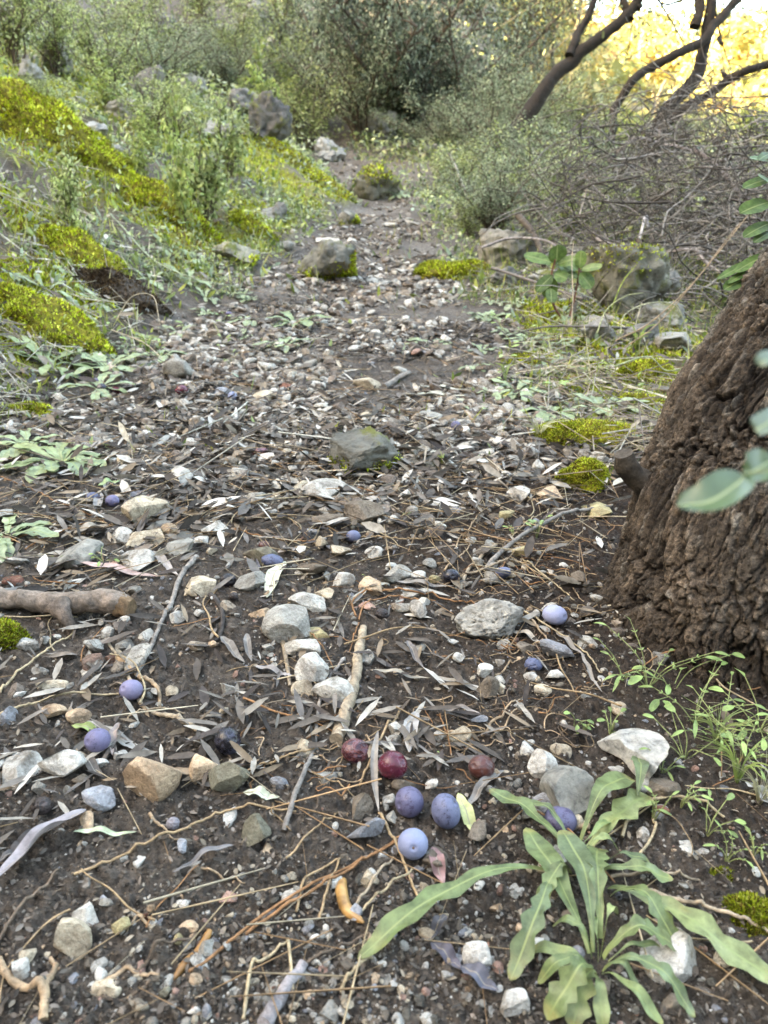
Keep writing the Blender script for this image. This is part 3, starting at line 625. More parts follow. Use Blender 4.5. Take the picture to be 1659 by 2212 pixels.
# traced stones -------------------------------------------------------------
STN = """32 1660 85 95 pale;130 1668 100 72 white;317 1683 120 112 orange E;443 1662 62 58 orange;490 1687 90 72 olive E;200 1431 40 46 pink;240 1427 34 22 red;368 1500 30 24 tan;342 1518 16 16 white;490 1487 35 28 grey
112 1482 64 22 tan;169 1552 46 30 orange;113 1541 55 34 orange;13 1550 38 42 blue;165 1634 52 34 tan;262 1634 30 28 white;215 1656 36 20 pale;86 1710 30 30 grey;145 1711 28 28 grey;172 1693 34 26 brown
212 1736 70 50 blue;318 1721 30 16 pale;653 1619 42 42 tan;605 1694 42 34 blue;777 1746 55 54 brown E;795 1797 86 48 blue E;873 1706 50 26 brown;840 1728 26 28 pale;930 1709 30 22 white;850 1765 30 32 grey
851 1607 30 26 grey;856 1588 32 32 pale;1229 1724 106 104 grey E;1179 1656 74 58 white E;1139 1613 34 50 white;1170 1732 44 58 blue;1334 1663 36 36 pale;1379 1627 136 100 white E;1429 1711 64 62 brown E;1386 1809 28 34 pale
1429 1761 32 20 red;1454 2059 115 140 white E;1110 2174 62 76 white E;1035 2068 66 62 white;918 1913 32 34 tan;797 1896 44 42 tan;826 1840 26 22 white;1074 1974 30 18 orange;641 1931 26 22 grey;714 2189 54 54 grey
617 1908 18 17 grey;142 2034 102 84 tan E;185 1974 56 58 pale E;59 2077 36 42 tan;265 2012 38 36 yellow;382 2030 22 36 yellow;491 1937 40 32 pink;446 2040 48 54 grey;428 2088 34 34 white;353 2143 28 38 olive
317 1992 18 14 red;554 1796 62 66 olive E;419 1863 28 18 grey;266 1857 17 20 grey;232 1958 32 22 grey;421 2195 28 18 white;224 1946 20 18 blue;628 1352 108 78 grey E;676 1368 76 32 yellow;657 1405 84 44 pale E
680 1452 80 68 pale E;655 1487 50 34 tan;718 1506 84 54 pale E;799 1418 34 42 grey;1049 1460 34 28 white;1053 1494 48 44 brown;1080 1476 22 18 white;1083 1492 26 20 tan;993 1430 28 22 white;977 1388 24 14 white
909 1404 22 17 grey;857 1452 20 16 orange;988 1594 56 34 tan;947 1596 32 20 white;1035 1562 34 18 blue;1063 1345 145 78 pale P;1206 1408 78 44 blue E;1199 1463 38 26 white;1148 1467 36 20 white;1170 1494 40 28 tan
1080 1433 20 20 white;1249 1246 34 38 brown;1127 1190 44 30 yellow;1118 1066 54 36 pale;1184 1067 50 32 orange;1094 1118 36 22 yellow;1290 1097 60 46 yellow;1123 1021 40 24 grey;306 1104 94 72 tan E;313 1158 78 46 tan E
259 1159 48 34 pale;173 1197 96 62 grey E;299 1208 82 54 pale E;389 1183 70 44 grey E;367 1150 36 28 orange;468 1142 58 34 pale;389 1035 50 50 pale;265 997 34 28 tan;162 1116 34 24 tan;15 1121 42 30 grey
436 1262 80 54 tan E;544 1255 68 56 grey E;561 1200 72 52 olive E;522 1024 46 34 pale;544 1048 40 24 grey;553 1075 46 34 grey;437 1170 36 22 white;454 1193 26 20 tan;36 1217 42 20 white;25 1255 40 26 red
382 1337 34 36 white;558 1327 44 32 orange;288 1276 32 30 grey;700 1060 96 58 pale E;650 1051 50 40 tan;632 1096 44 32 brown;776 1111 98 52 brown E;700 1129 78 34 brown;671 1237 62 38 brown;691 1181 32 32 tan
740 1193 46 30 tan;808 1197 42 26 white;842 1188 17 15 orange;740 1258 50 36 pale;801 1269 56 40 orange;855 1240 66 42 grey;929 1219 30 24 grey;909 1247 38 20 pale;941 1256 28 24 yellow;898 1283 60 24 pale
704 1289 44 24 tan;671 1309 90 44 pale E;761 1296 32 18 grey;794 1316 36 20 pink;877 1318 54 26 grey;916 1307 30 20 pale;621 983 28 26 tan;655 992 30 28 grey;585 1028 34 22 tan;959 1087 70 24 white
1021 1087 34 17 white;983 1105 30 20 blue;1017 1165 24 17 pale;1067 1116 38 18 brown;851 1121 24 36 pale;915 974 50 26 grey;794 829 58 32 tan E;567 865 46 30 tan R;567 838 38 26 brown;621 838 50 26 red
796 903 32 18 tan;830 912 38 18 pale;923 905 60 24 grey;675 782 32 26 grey;596 782 50 18 pale;862 798 38 22 grey;898 764 30 18 pink;763 755 38 17 pale;707 519 52 24 pale;617 532 36 28 grey
761 523 20 17 pale;826 590 34 15 pale;869 581 40 16 pale;826 609 34 18 grey;844 483 32 13 pale;887 483 34 17 white;1078 950 38 24 white;1015 966 30 18 grey;392 801 76 64 grey E;472 852 44 26 blue
418 843 22 18 pale;274 944 36 20 grey;310 937 28 17 white;419 916 38 20 white;173 217 46 22 grey;590 462 50 38 grey;754 466 42 34 grey;1278 696 60 40 grey;1454 739 90 48 grey;1235 638 70 56 dark
1116 548 96 44 grey;1180 600 60 36 grey;1395 655 70 40 grey;1320 690 40 26 pale"""
PROTO_CUT = dict(E=(3, 10, .055, (.40, .76)), R=(3, 4, .04, (.8, .95)), P=(5, 8, .16, (.6, .9)))
WORD = dict(white='white', pale='pale grey', grey='grey', tan='tan', orange='orange tinged', pink='pinkish', brown='brown', dark='dark grey', blue='bluish grey', red='dark reddish', yellow='yellowish', olive='grey green')
import re
ns = 0
for e in re.split(r'[;\n]', STN):
    f_ = e.split(); X, Y, w_, h_ = map(float, f_[:4]); ck = f_[4]; fl = f_[5] if len(f_) > 5 else ''
    q, t = P(X, Y+h_*.28); s = S(t); ns += 1
    th = math.asin(min(.98, max(.12, (CAM_Z-q[2])/np.linalg.norm(q-CAM)))) if q[2] < CAM_Z else .15
    W = w_*s; hh = h_*s
    dz = min(.62*hh/math.cos(th), .75*W) if fl != 'P' else .8*hh
    dy = min(max((hh-dz*.55*math.cos(th))/math.sin(th), .5*W), 1.15*W)
    sub, nc, ro, cut = PROTO_CUT.get(fl, (3, 9, .06, (.38, .78)))
    V, F = rock(1000+ns, 5 if (fl in 'EP' and fl and Y > 1000) else 4 if Y > 1000 else 3, nc+int(rng.integers(-3, 4)), ro*1.2, .24 if fl == 'P' else 0, cut, fine=.03)
    V = V*np.array([W*.56, dy*.54, dz*.70])
    a = rng.uniform(-.25, .25); c_, s_ = math.cos(a), math.sin(a)
    if ns in (3,): V = V@np.array([[math.cos(.5), math.sin(.5), 0], [-math.sin(.5), math.cos(.5), 0], [0, 0, 1]]) *1.05
    if int(X) == 1379:      # long curved rock with a hollow
        V = V*np.array([1.12, .9, .95]); V[:, 1] -= .6*(V[:, 0]**2)/W; V[:, 2] *= (1-.35*np.exp(-((V[:, 0]/W+.12)**2+(V[:, 1]/W+.10)**2)/.02))
        V = V@np.array([[math.cos(-.65), math.sin(-.65), 0], [-math.sin(-.65), math.cos(-.65), 0], [0, 0, 1]])
    mb = MB(); mb.add(V, F)
    o = mb.obj('stone', M['mottled'] if int(X) in (1229, 173, 1063, 389, 1379) else M['stone'])
    o.location = (q[0], q[1]+dy*.12, Hm(q[0], q[1])+dz*.34); o.rotation_euler = (rng.uniform(-.12, .12), rng.uniform(-.15, .15), 0)
    cc = np.array(SC[ck])*rng.uniform(.85, 1.12); o.color = (*cc, 1)
    size = 'large' if w_ > 75 else 'small' if w_ < 36 else 'mid sized'
    o['category'] = 'stone'; o['group'] = 'loose stones lying on the trail'; STX = globals().setdefault('STX', []); STX.append((o, X, Y, w_, size, WORD[ck], fl))
SHAPE = {'E': 'angular', 'R': 'rounded', 'P': 'porous pitted', '': 'rough'}
OWN = {(317, 1683): 'large orange and white streaked elongated stone in front of the mottled blue fruit', (490, 1687): 'large dark greenish layered stone in front of the glossy black fruit',
 (1229, 1724): 'large rounded grey rock with black mottling behind the fruit by the leaf rosette', (1379, 1627): 'large curved white rock with a hollow among seedlings at right',
 (1454, 2059): 'large white rock lying under the big rosette leaves at front right', (142, 2034): 'large pale tan stone with a flat top at front left corner',
 (628, 1352): 'large smooth grey stone with flat top left of the pale bark stick', (306, 1104): 'large pale wedge shaped block right of the speckled fruit at left',
 (392, 801): 'grey block stone standing upright on the left edge of the trail', (567, 865): 'round smooth tan stone in the middle distance',
 (1063, 1345): 'large pitted porous grey rock left of the pale fruit by the trunk', (436, 1262): 'smooth tan stone right of the leaning grey twig', (32, 1660): 'large pale grey stone at the left picture edge'}
for o, X, Y, w_, size, wd, fl in STX:
    l = OWN.get((int(X), int(Y)))
    if l is None: l = unique(f'{size} {wd} {SHAPE[fl]} stone' if fl else f'{size} {wd} stone', X, Y)
    o['label'] = l

# many more small stones, built from a few shapes ------------------------------
pebm = []
for q_ in range(12):
    V, F = rock(2000+q_, 3, 9, .07, cut=(.36, .76), fine=.03); mb = MB(); mb.add(V*np.array([.5, .42, .33]), F); pebm.append(mb.mesh('small_stone', M['stone']))
xy = region(150, .33, 2.4, -34, 34, lambda x, y: np.clip(pathmask(x, y)+.15, 0, 1)*np.clip(.4+sstep(.7, 1.1, y)+.8*fbm(p3(x, y, 5), 98, 2), .1, 1), .2)
for n_, (x, y) in enumerate(xy):
    o = link('small_stone', pebm[n_ % 12]); sz = rng.uniform(.010, .022)*(1+.5*sstep(1, 2, y))
    o.scale = (sz*rng.uniform(.8, 1.3), sz*rng.uniform(.7, 1.2), sz*rng.uniform(.7, 1.1)); o.rotation_euler = (rng.uniform(-.3, .3), rng.uniform(-.3, .3), rng.uniform(0, 6.3))
    o.location = (x, y, Hm(x, y)+sz*.14)
    ck = ('white', 'pale', 'pale', 'grey', 'grey', 'tan', 'brown', 'blue', 'orange')[n_ % 9]; o.color = (*(np.array(SC[ck])*rng.uniform(.8, 1.1)), 1)
    z_ = 'in the bare foreground soil' if y < .62 else 'in the middle of the trail' if y < 1.1 else 'on the farther trail'
    tag(o, f'little {WORD[ck]} pebble {z_}', 'stone', f'little {WORD[ck]} pebbles {z_}')

# boulders -------------------------------------------------------------------
def fuzz(V, F, mask, n, L, cols, r_=rng):
    """moss tips standing on a surface"""
    a, b, c = V[F[:, 0]], V[F[:, 1]], V[F[:, 2]]; cr = np.cross(b-a, c-a); A = np.linalg.norm(cr, axis=1); m_ = mask((a+b+c)/3)*A
    idx = r_.choice(len(F), n, p=m_/m_.sum()); u = r_.random((n, 2)); u = np.where(u.sum(1, keepdims=True) > 1, 1-u, u)
    p = a[idx]+(b-a)[idx]*u[:, :1]+(c-a)[idx]*u[:, 1:]; nn = norm(cr[idx])
    R_ = rots(n, r_, .9); z = norm(nn*1.0+r_.normal(0, .45, (n, 3))+np.array([0, 0, .25])); x = norm(np.cross(z, r_.normal(size=(n, 3)))); y = np.cross(z, x)
    l = r_.uniform(.6, 1.3, n)*L; m = np.stack([x*l[:, None], y*l[:, None], z*l[:, None]], -1)
    V0 = np.array([[-.35, 0, 0], [.35, 0, 0], [.12, .2, .6], [0, .45, 1.], [-.14, .2, .6]]); F0 = np.array([[0, 1, 2], [0, 2, 4], [4, 2, 3]])
    mb = MB(); inst(mb, V0, F0, m, p-nn*L*.15, palette(n, cols, .25, r_)*(1+.9*fbm(p*16, 12, 3))[:, None]); return mb
MOSSC = [(.38, .47, .03), (.54, .62, .05), (.20, .26, .02), (.68, .72, .14), (.13, .11, .02), (.26, .18, .05)]
def boulder(X, Y, w_, h_, col, label, moss=None, seed=0, depthf=.8, squash=1., pits=0, name='boulder', d=None, sink=.2, jag=.12):
    q, t = P(X, Y+h_*.42); s = S(t); W = w_*s; hh = h_*s; ns_ = 6000+seed
    V, F = rock(ns_, 5, 11, jag, pits, (.45, .80), fine=.05); V = V*(1-(.22+jag)*np.abs(fbm(V*2.4+seed, 70, 4))*1.3-.14*np.abs(fbm(V*7+seed, 71, 3))+.14)[:, None]; V = V*np.array([W*.5, W*depthf*.5, hh*.62*squash])
    o = empty(name, (q[0], q[1]+W*depthf*.30, float(H(q[0], q[1]))+hh*(.5-sink)*squash))
    mb = MB(); mb.add(V, F); r = mb.obj('rock', M['boulder'], o); r.color = (*col, 1)
    if moss:
        side, n, L = moss
        fz = fuzz(V, F, side, n, L, MOSSC); fm = fz.obj('moss', M['moss'], o); fm['kind'] = 'stuff'
    tag(o, label, 'rock', 'boulders and rocks beside the trail')
    return o
low = lambda c: sstep(.15, -.5, c[:, 2]/np.abs(c[:, 2]).max())*(.1+sstep(-.1, .2, fbm(c*14, 3, 3)))*(c[:, 1] < .05*1)
lowr = lambda c: sstep(.3, -.4, (c[:, 2]/np.abs(c[:, 2]).max()-.5*c[:, 0]/np.abs(c[:, 0]).max()))*(.05+sstep(-.1, .2, fbm(c*10, 3, 3)))
topm = lambda c: sstep(-.2, .4, c[:, 2]/np.abs(c[:, 2]).max())*(.05+sstep(-.25, .2, fbm(c*9, 5, 3)))
allm = lambda c: (.15+sstep(-.3, .2, fbm(c*9, 5, 3)))
G1, G2, G3 = (.34, .33, .31), (.46, .45, .43), (.25, .24, .23)
boulder(776, 992, 180, 100, (.19, .185, .16), 'half buried grey boulder with a mossy front in mid trail', (low, 5000, .006), 1, .9, .85, sink=.15)
boulder(915, 985, 130, 60, (.20, .19, .165), 'low flat grey rock hugging the soil right of the mid trail boulder', None, 2, .8, .4, sink=.25)
boulder(711, 575, 135, 88, (.25, .245, .22), 'rounded grey boulder ringed with moss standing in the far trail', (lowr, 5000, .014), 3, .8, .95, sink=.1)
boulder(1340, 610, 195, 165, (.27, .26, .22), 'large pale angular boulder under the brush on the right bank', (topm, 700, .01), 4, .6, 1.0, sink=0.05, jag=.2)
boulder(1110, 535, 140, 90, (.34, .32, .28), 'grey rock behind the broad leaved seedling on the right bank', None, 5, .8, .9)
boulder(576, 272, 100, 105, (.15, .14, .135), 'tall dark craggy rock on the left hillside behind the yellow herbs', None, 6, .8, 1., .05, jag=.3, sink=.12)
boulder(284, 236, 115, 70, (.40, .38, .35), 'pale layered rock beneath the thin leafy shrubs on the left slope', None, 7, .8, 1., jag=.2)
boulder(315, 192, 90, 84, (.22, .21, .20), 'dark grey rounded rock behind the pale layered rock on the left slope', None, 8)
boulder(378, 255, 80, 34, (.26, .245, .23), 'long low grey rock right of the pale layered rock on the left slope', None, 9, jag=.2)
boulder(465, 90, 84, 74, (.36, .35, .33), 'highest grey rock of the pair on the upper left hillside', None, 10)
boulder(421, 108, 60, 76, (.36, .35, .33), 'leaning grey rock left of the highest rock on the hillside', None, 11)
boulder(653, 30, 46, 64, (.42, .41, .39), 'pale upright rock near the top edge left of the dark bush', None, 12)
boulder(600, 462, 48, 44, (.24, .23, .22), 'round grey rock in the yellow moss left of the far trail', None, 13)
boulder(754, 468, 46, 36, (.26, .26, .24), 'grey rock with a mossy right side beside the far trail', (lowr, 900, .016), 14)
boulder(812, 395, 110, 84, (.20, .19, .15), 'far grey rock between herbs where the trail bends', (topm, 900, .02), 15)
boulder(761, 248, 38, 46, (.32, .31, .29), 'small pale grey rock on the slope above the trail bend', None, 16)
boulder(945, 328, 64, 40, (.42, .41, .39), 'white holed rock at the foot of the dark bush', None, 17, jag=.3)
boulder(1232, 260, 115, 55, (.50, .47, .44), 'broad sunlit pale rock outcrop below the leaning tree', None, 18, jag=.2)
boulder(1178, 285, 60, 40, (.38, .35, .31), 'small pale rock left of the broad outcrop below the leaning tree', None, 19)
boulder(1370, 226, 48, 34, (.48, .44, .42), 'pinkish pale rock behind the arched tree limb', None, 20)
boulder(1085, 322, 60, 26, (.46, .45, .42), 'flat white rock in the low bushes right of the trail bend', None, 21)
boulder(1440, 690, 110, 60, (.30, .30, .28), 'grey rock in shadow left of the tree trunk under the brush', None, 22)
boulder(225, 395, 60, 36, (.30, .29, .25), 'small grey rock poking from moss on the left bank', (topm, 700, .014), 23)
boulder(510, 545, 110, 60, (.36, .34, .27), 'flat pale rock with moss skirt at the left edge of the far trail', (low, 1800, .014), 24, .8, .8)
for n_, (X, Y, w_, h_) in enumerate([(130, 130, 50, 40), (200, 290, 40, 22), (520, 240, 60, 34), (480, 290, 50, 26), (560, 130, 46, 34), (250, 150, 40, 34), (680, 170, 50, 36), (410, 190, 44, 26), (350, 80, 44, 36), (620, 220, 50, 30),
        (705, 330, 50, 26), (650, 290, 46, 26), (820, 285, 60, 34), (540, 60, 50, 40), (740, 130, 46, 40), (60, 170, 40, 28), (230, 330, 40, 24), (480, 360, 46, 24)]):
    boulder(X, Y, w_*1.6, h_*1.8, (G1, G2, G3)[n_ % 3], 'one of the small craggy grey rocks scattered over the scrubby left hillside', None, 40+n_, .8, 1., jag=.3, sink=.0)['group'] = 'small craggy grey rocks scattered over the hillside'
for n_, (X, Y, w_, h_) in enumerate([(1180, 600, 70, 44), (1240, 560, 80, 50), (1090, 600, 60, 34), (1420, 620, 90, 60), (1300, 720, 70, 44), (1395, 720, 80, 50), (1160, 560, 60, 40), (1000, 470, 50, 26), (1080, 470, 60, 34)]):
    boulder(X, Y, w_*1.2, h_*1.25, (G2, G1, G3)[n_ % 3], 'one of the grey rocks half hidden among brush and herbs on the right bank', None, 60+n_, .8, 1., jag=.2)['group'] = 'grey rocks half hidden on the right bank'
# mossy humps
def hump(X, Y, w_, h_, label, seed, depthf=.8, n=5000, L=.009, rockc=(.15, .13, .05), squash=1.15, brown=0, sink=.22):
    q, t = P(X, Y+h_*.36); s = S(t); W = w_*s; hh = h_*s
    V, F = ICO[5]; V = V.copy(); V[:, 2] = np.where(V[:, 2] > 0, V[:, 2]**1.7, -.12*np.abs(V[:, 2])); V[:, :2] *= 1.12
    V = V*(1+.42*fbm(V*1.5+seed*3, 70+seed, 3)+.10*fbm(V*6, 80+seed, 3))[:, None]; V[:, 2] *= .9
    V = V*np.array([W*.56, W*depthf*.5, hh*.46*squash])
    o = empty('moss_cushion', (q[0], q[1]+W*depthf*.28, 0)); ox, oy = o.location.x, o.location.y
    g0 = float(H(ox, oy)); o.location.z = g0-.0*hh
    V[:, 2] += (H(V[:, 0]+ox, V[:, 1]+oy)-g0)*.9 - hh*.02
    mb = MB(); mb.add(V, F); r = mb.obj('mound', M['soil'], o); me = r.data; me.materials.clear(); me.materials.append(M['soil'] if brown else M['mossbody']); 
    fz = fuzz(V, F, allm, n, L, MOSSC if not brown else [(.06, .04, .025), (.09, .06, .035), (.04, .028, .018), (.13, .09, .05)]); f2 = fz.obj('moss_tips', M['moss'], o); f2['kind'] = 'stuff'
    tag(o, label, 'moss', 'moss cushions on the banks'); return o
mm_, tt, bb = newmat('moss_body'); pp = geo_pos(tt)
tt.links.new(ramp(tt, noise(tt, 45, 6, .75, pp), [(.3, (.03, .022, .01)), (.45, (.13, .11, .025)), (.6, (.30, .28, .03)), (.75, (.44, .42, .05))]), bb.inputs['Base Color'])
bb.inputs['Roughness'].default_value = .95; bb.inputs['Specular IOR Level'].default_value = .1; bump(tt, bb, noise(tt, 160, 5, .8, pp), 1., .008); M['mossbody'] = mm_
hump(1268, 1030, 100, 62, 'small bright moss cushion above the curved roots left of the trunk', 1, n=8000, L=.0035, squash=1.9)
hump(1290, 942, 200, 56, 'wide bright moss cushion touching the left side of the trunk', 2, n=13000, L=.0045, squash=1.8)
hump(1395, 800, 120, 90, 'tall moss cushion behind the trunk on the right bank', 3, n=8000, L=.006)
hump(1370, 868, 120, 60, 'sloping moss cushion between the tall cushion and the trunk', 4, n=6000, L=.005)
hump(1150, 770, 110, 30, 'flat moss patch on the right bank past the rosettes', 5, n=4000, L=.006)
hump(985, 578, 150, 60, 'long yellow moss hump on the right edge of the far trail', 6, n=8000, L=.010)
hump(335, 420, 190, 90, 'long yellow moss hump on the left bank behind the thin shrub', 7, n=8000, L=.014)
hump(80, 240, 260, 190, 'highest big mossy mound at the left picture edge', 8, n=14000, L=.014)
hump(160, 540, 160, 80, 'round moss hump above the crumbly earth patch', 9, n=8000, L=.010)
hump(60, 660, 220, 120, 'broad moss cushion left of the crumbly earth patch', 10, n=10000, L=.009)
hump(10, 1360, 70, 110, 'dark moss clump under the dead root at the left edge', 11, n=3500, L=.004)
hump(250, 610, 150, 95, 'crumbly dark brown earth patch in the mossy left bank', 12, n=9000, L=.010, brown=1)
hump(1640, 1950, 110, 150, 'yellow moss patch at the lower right picture edge', 13, n=8000, L=.0035, squash=.6)
hump(1560, 1890, 40, 30, 'tiny moss tuft at lower right left of the moss patch', 14, n=1200, L=.003, squash=.6)
hump(50, 880, 90, 60, 'moss clump under rosette leaves at the left edge', 15, n=4000, L=.006)
hump(620, 330, 130, 50, 'yellow moss below the tall dark craggy rock', 16, n=4000, L=.016)
hump(700, 395, 90, 40, 'yellow moss ridge left of the trail bend', 17, n=3000, L=.016)
hump(540, 480, 80, 40, 'moss lump between two grey rocks left of the far trail', 18, n=3000, L=.014)

# ------------------------------------------------------------------ the big trunk at the right
def trunk_path():
    z = [-.12, 0, .10, .20, .32, .45, .65, .95, 1.5, 2.2]
    x = [.440, .443, .440, .462, .532, .632, .77, .98, 1.22, 1.45]
    y = [.765, .77, .79, .82, .84, .87, .92, .99, 1.12, 1.3]
    r = [.192, .185, .164, .150, .143, .140, .135, .125, .11, .09]
    t = np.concatenate([np.linspace(0, 5, 420), np.linspace(5, 9, 90)[1:]])
    k = np.arange(10); c = np.stack([np.interp(t, k, v) for v in (x, y, z, r)], 1)
    ker = np.hanning(61); ker /= ker.sum()
    for q in range(4): c[:, q] = np.convolve(np.pad(c[:, q], 30, 'edge'), ker, 'valid')
    return c
tp = trunk_path(); nT, nU = len(tp), 620
T_ = norm(np.gradient(tp[:, :3], axis=0)); A_ = norm(np.cross(T_, np.array([0, 1., 0]))); B_ = np.cross(T_, A_)
# finer columns on the side that faces the trail
uu = np.concatenate([np.linspace(0, PI*1.15, 520), np.linspace(PI*1.15, 2*PI, 101)[1:-1]])
facing = math.atan2(float(np.array([-.75, -1, .1])@B_[150]), float(np.array([-.75, -1, .1])@A_[150])); th = uu+facing-PI*.575
nU = len(th)
ring = A_[:, None]*np.cos(th)[None, :, None]+B_[:, None]*np.sin(th)[None, :, None]
sl = np.cumsum(np.r_[0, np.linalg.norm(np.diff(tp[:, :3], axis=0), axis=1)])
rad0 = tp[:, 3][:, None]*(1+.10*fbm(np.stack(np.broadcast_arrays(np.cos(th)[None]*1.3, np.sin(th)[None]*1.3, sl[:, None]*3), -1), 201, 3))
flare = np.exp(-np.maximum(tp[:, 2][:, None]+.02, 0)/.07); rad0 = rad0*(1+.05*flare*(1+.7*np.sin(3*th+1.2)[None]+.3*np.sin(7*th)[None]))
base = tp[:, None, :3]+ring*rad0[..., None]
# bark: plates stretched along the trunk, split by cracks
q3 = np.stack([np.broadcast_to(np.cos(th)*.15, base.shape[:2]), np.broadcast_to(np.sin(th)*.15, base.shape[:2]), np.broadcast_to(sl[:, None]*.55, base.shape[:2])], -1)
warp = np.stack([fbm(q3*9, 210, 3), fbm(q3*9, 211, 3), fbm(q3*9, 212, 3)], -1)*.030
w2 = np.stack([fbm(q3*60, 213, 4), fbm(q3*60, 214, 4), fbm(q3*60, 215, 4)], -1)*.012
d1, d2, pid = worley_id((q3*np.array([1, 1, .75])+warp*.5+w2*.7)*56, 220); crack = sstep(.12, .01, d2-d1)*(.35+.65*sstep(-.3, .1, fbm(q3*20, 216, 3)))
e1, e2, eid = worley_id((q3*np.array([1, 1, .8])+warp*.5+w2*.7)*150, 230); crack2 = sstep(.18, .02, e2-e1)
plate = hash3(np.floor((q3[..., 0]+warp[..., 0])*42).astype(int), np.floor((q3[..., 1]+warp[..., 1])*42).astype(int), np.floor((q3[..., 2]+warp[..., 2])*42).astype(int), 9)
fine = fbm(q3*190, 240, 4); mid = fbm(q3*30, 250, 4)
rid = 1-2*np.abs(fbm(q3*np.array([70, 70, 34])+w2*60, 246, 4)); rid2 = 1-2*np.abs(fbm(q3*np.array([150, 150, 90]), 247, 3))
disp = .0045*mid+.0030*fine-.0085*crack-.0024*crack2+.0042*(pid-.5)+.0034*(eid-.5)-.0016*sstep(.6, .95, rid2)+.0022*fbm(q3*170, 245, 3)
V = (base+ring*disp[..., None])
hgt = V[..., 2]
light = np.array([.098, .074, .054]); dark = np.array([.014, .010, .008]); grey = np.array([.25, .235, .205]); mossy = np.array([.10, .105, .02])
c = light*(1+.7*mid[..., None]+.5*fine[..., None])*(1-.0*crack[..., None])
c = c*(.55+.9*pid)[..., None]*(.65+.7*eid)[..., None]; c = c+(np.array([.27, .245, .21])-c)*(sstep(.80, .95, eid)*sstep(-.2, .3, fine)*.75)[..., None]; c = c+(grey-c)*(sstep(.05, .4, fbm(q3*14, 260, 4)+.5*fine)*sstep(.02, .25, hgt)*.6)[..., None]
c = c+(dark-c)*(np.clip(np.maximum(np.maximum(crack, .5*crack2), .0), 0, 1)*.85)[..., None]
lowm = sstep(.22, .03, hgt)*sstep(-.05, .3, fbm(q3*12, 270, 4))*sstep(.38, .48, V[..., 0])
c = c+(mossy-c)*lowm[..., None]
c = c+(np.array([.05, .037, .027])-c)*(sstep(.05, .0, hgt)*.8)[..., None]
i = np.arange(nT-1)[:, None]*nU; j = np.arange(nU)[None]; k = (j+1) % nU
F = np.stack([i+j, i+k, i+nU+k, i+nU+j], -1).reshape(-1, 4)
tree = empty('tree', (.43, .80, 0)); off = np.array([.43, .80, 0])
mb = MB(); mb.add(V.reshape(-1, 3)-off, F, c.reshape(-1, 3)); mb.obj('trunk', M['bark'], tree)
tag(tree, 'thick leaning trunk with cracked dark bark, close by at the right edge', 'tree')
Vt = V.reshape(-1, 3)
mm = MB(); sel = np.where((lowm.ravel() > .25))[0]
if len(sel):
    sel = rng.choice(sel, 7000); n_ = len(sel); nn = ring.reshape(-1, 3)[sel]
    z = norm(nn+rng.normal(0, .5, (n_, 3))+np.array([0, 0, .5])); x = norm(np.cross(z, rng.normal(size=(n_, 3)))); y = np.cross(z, x); l = rng.uniform(.002, .005, n_)[:, None]
    V0 = np.array([[-.35, 0, 0], [.35, 0, 0], [.12, .2, .6], [0, .45, 1.], [-.14, .2, .6]]); F0 = np.array([[0, 1, 2], [0, 2, 4], [4, 2, 3]])
    inst(mm, V0, F0, np.stack([x*l, y*l, z*l], -1), Vt[sel]-off, palette(n_, [(.13, .14, .02), (.22, .23, .03), (.07, .07, .015), (.3, .3, .05)], .3))
    f_ = mm.obj('moss', M['moss'], tree); f_['kind'] = 'stuff'
# broken stub on the left of the trunk
mb = MB(); a = R(1372, 1040, .86); b = R(1350, 978, .84); tube(mb, smooth_poly([a+[.05, .03, -.03], a+[.008, 0, 0], (a+b)/2+[-.002, 0, 0], b], 26)-off, np.linspace(.016, .010, 26), 40, (.09, .075, .06), .35, 5); mb.obj('branch_stub', M['wooda'], tree)
# crown limbs and leaves far above the picture
mb = MB(); tip = tp[-1, :3]; CR = []
for q in range(7):
    a_ = q*.9; e = tip+np.array([1.1*math.cos(a_), 1.1*math.sin(a_), .9+.15*q]); CR.append(e)
    tube(mb, smooth_poly([tip-[.03, .02, .1], (tip+e)/2+[0, 0, .1], e], 14)-off, np.linspace(.05, .012, 14), 8, (.12, .10, .08), .2, q)
mb.obj('limbs', M['wooda'], tree)
mb = MB(); n_ = 2600; cc = np.array(CR)[rng.integers(0, 7, n_)]+rng.normal(0, .28, (n_, 3)); L = rng.uniform(.035, .06, n_)
inst(mb, LEAF6[0], LEAF6[1], rots(n_)*(L[:, None, None]*np.array([.35, 1, .5])), cc-off, palette(n_, [(.10, .14, .06), (.16, .2, .11)], .3)); mb.obj('crown', M['foliage'], tree)
landmark(1290, 1380, 'the big trunk')

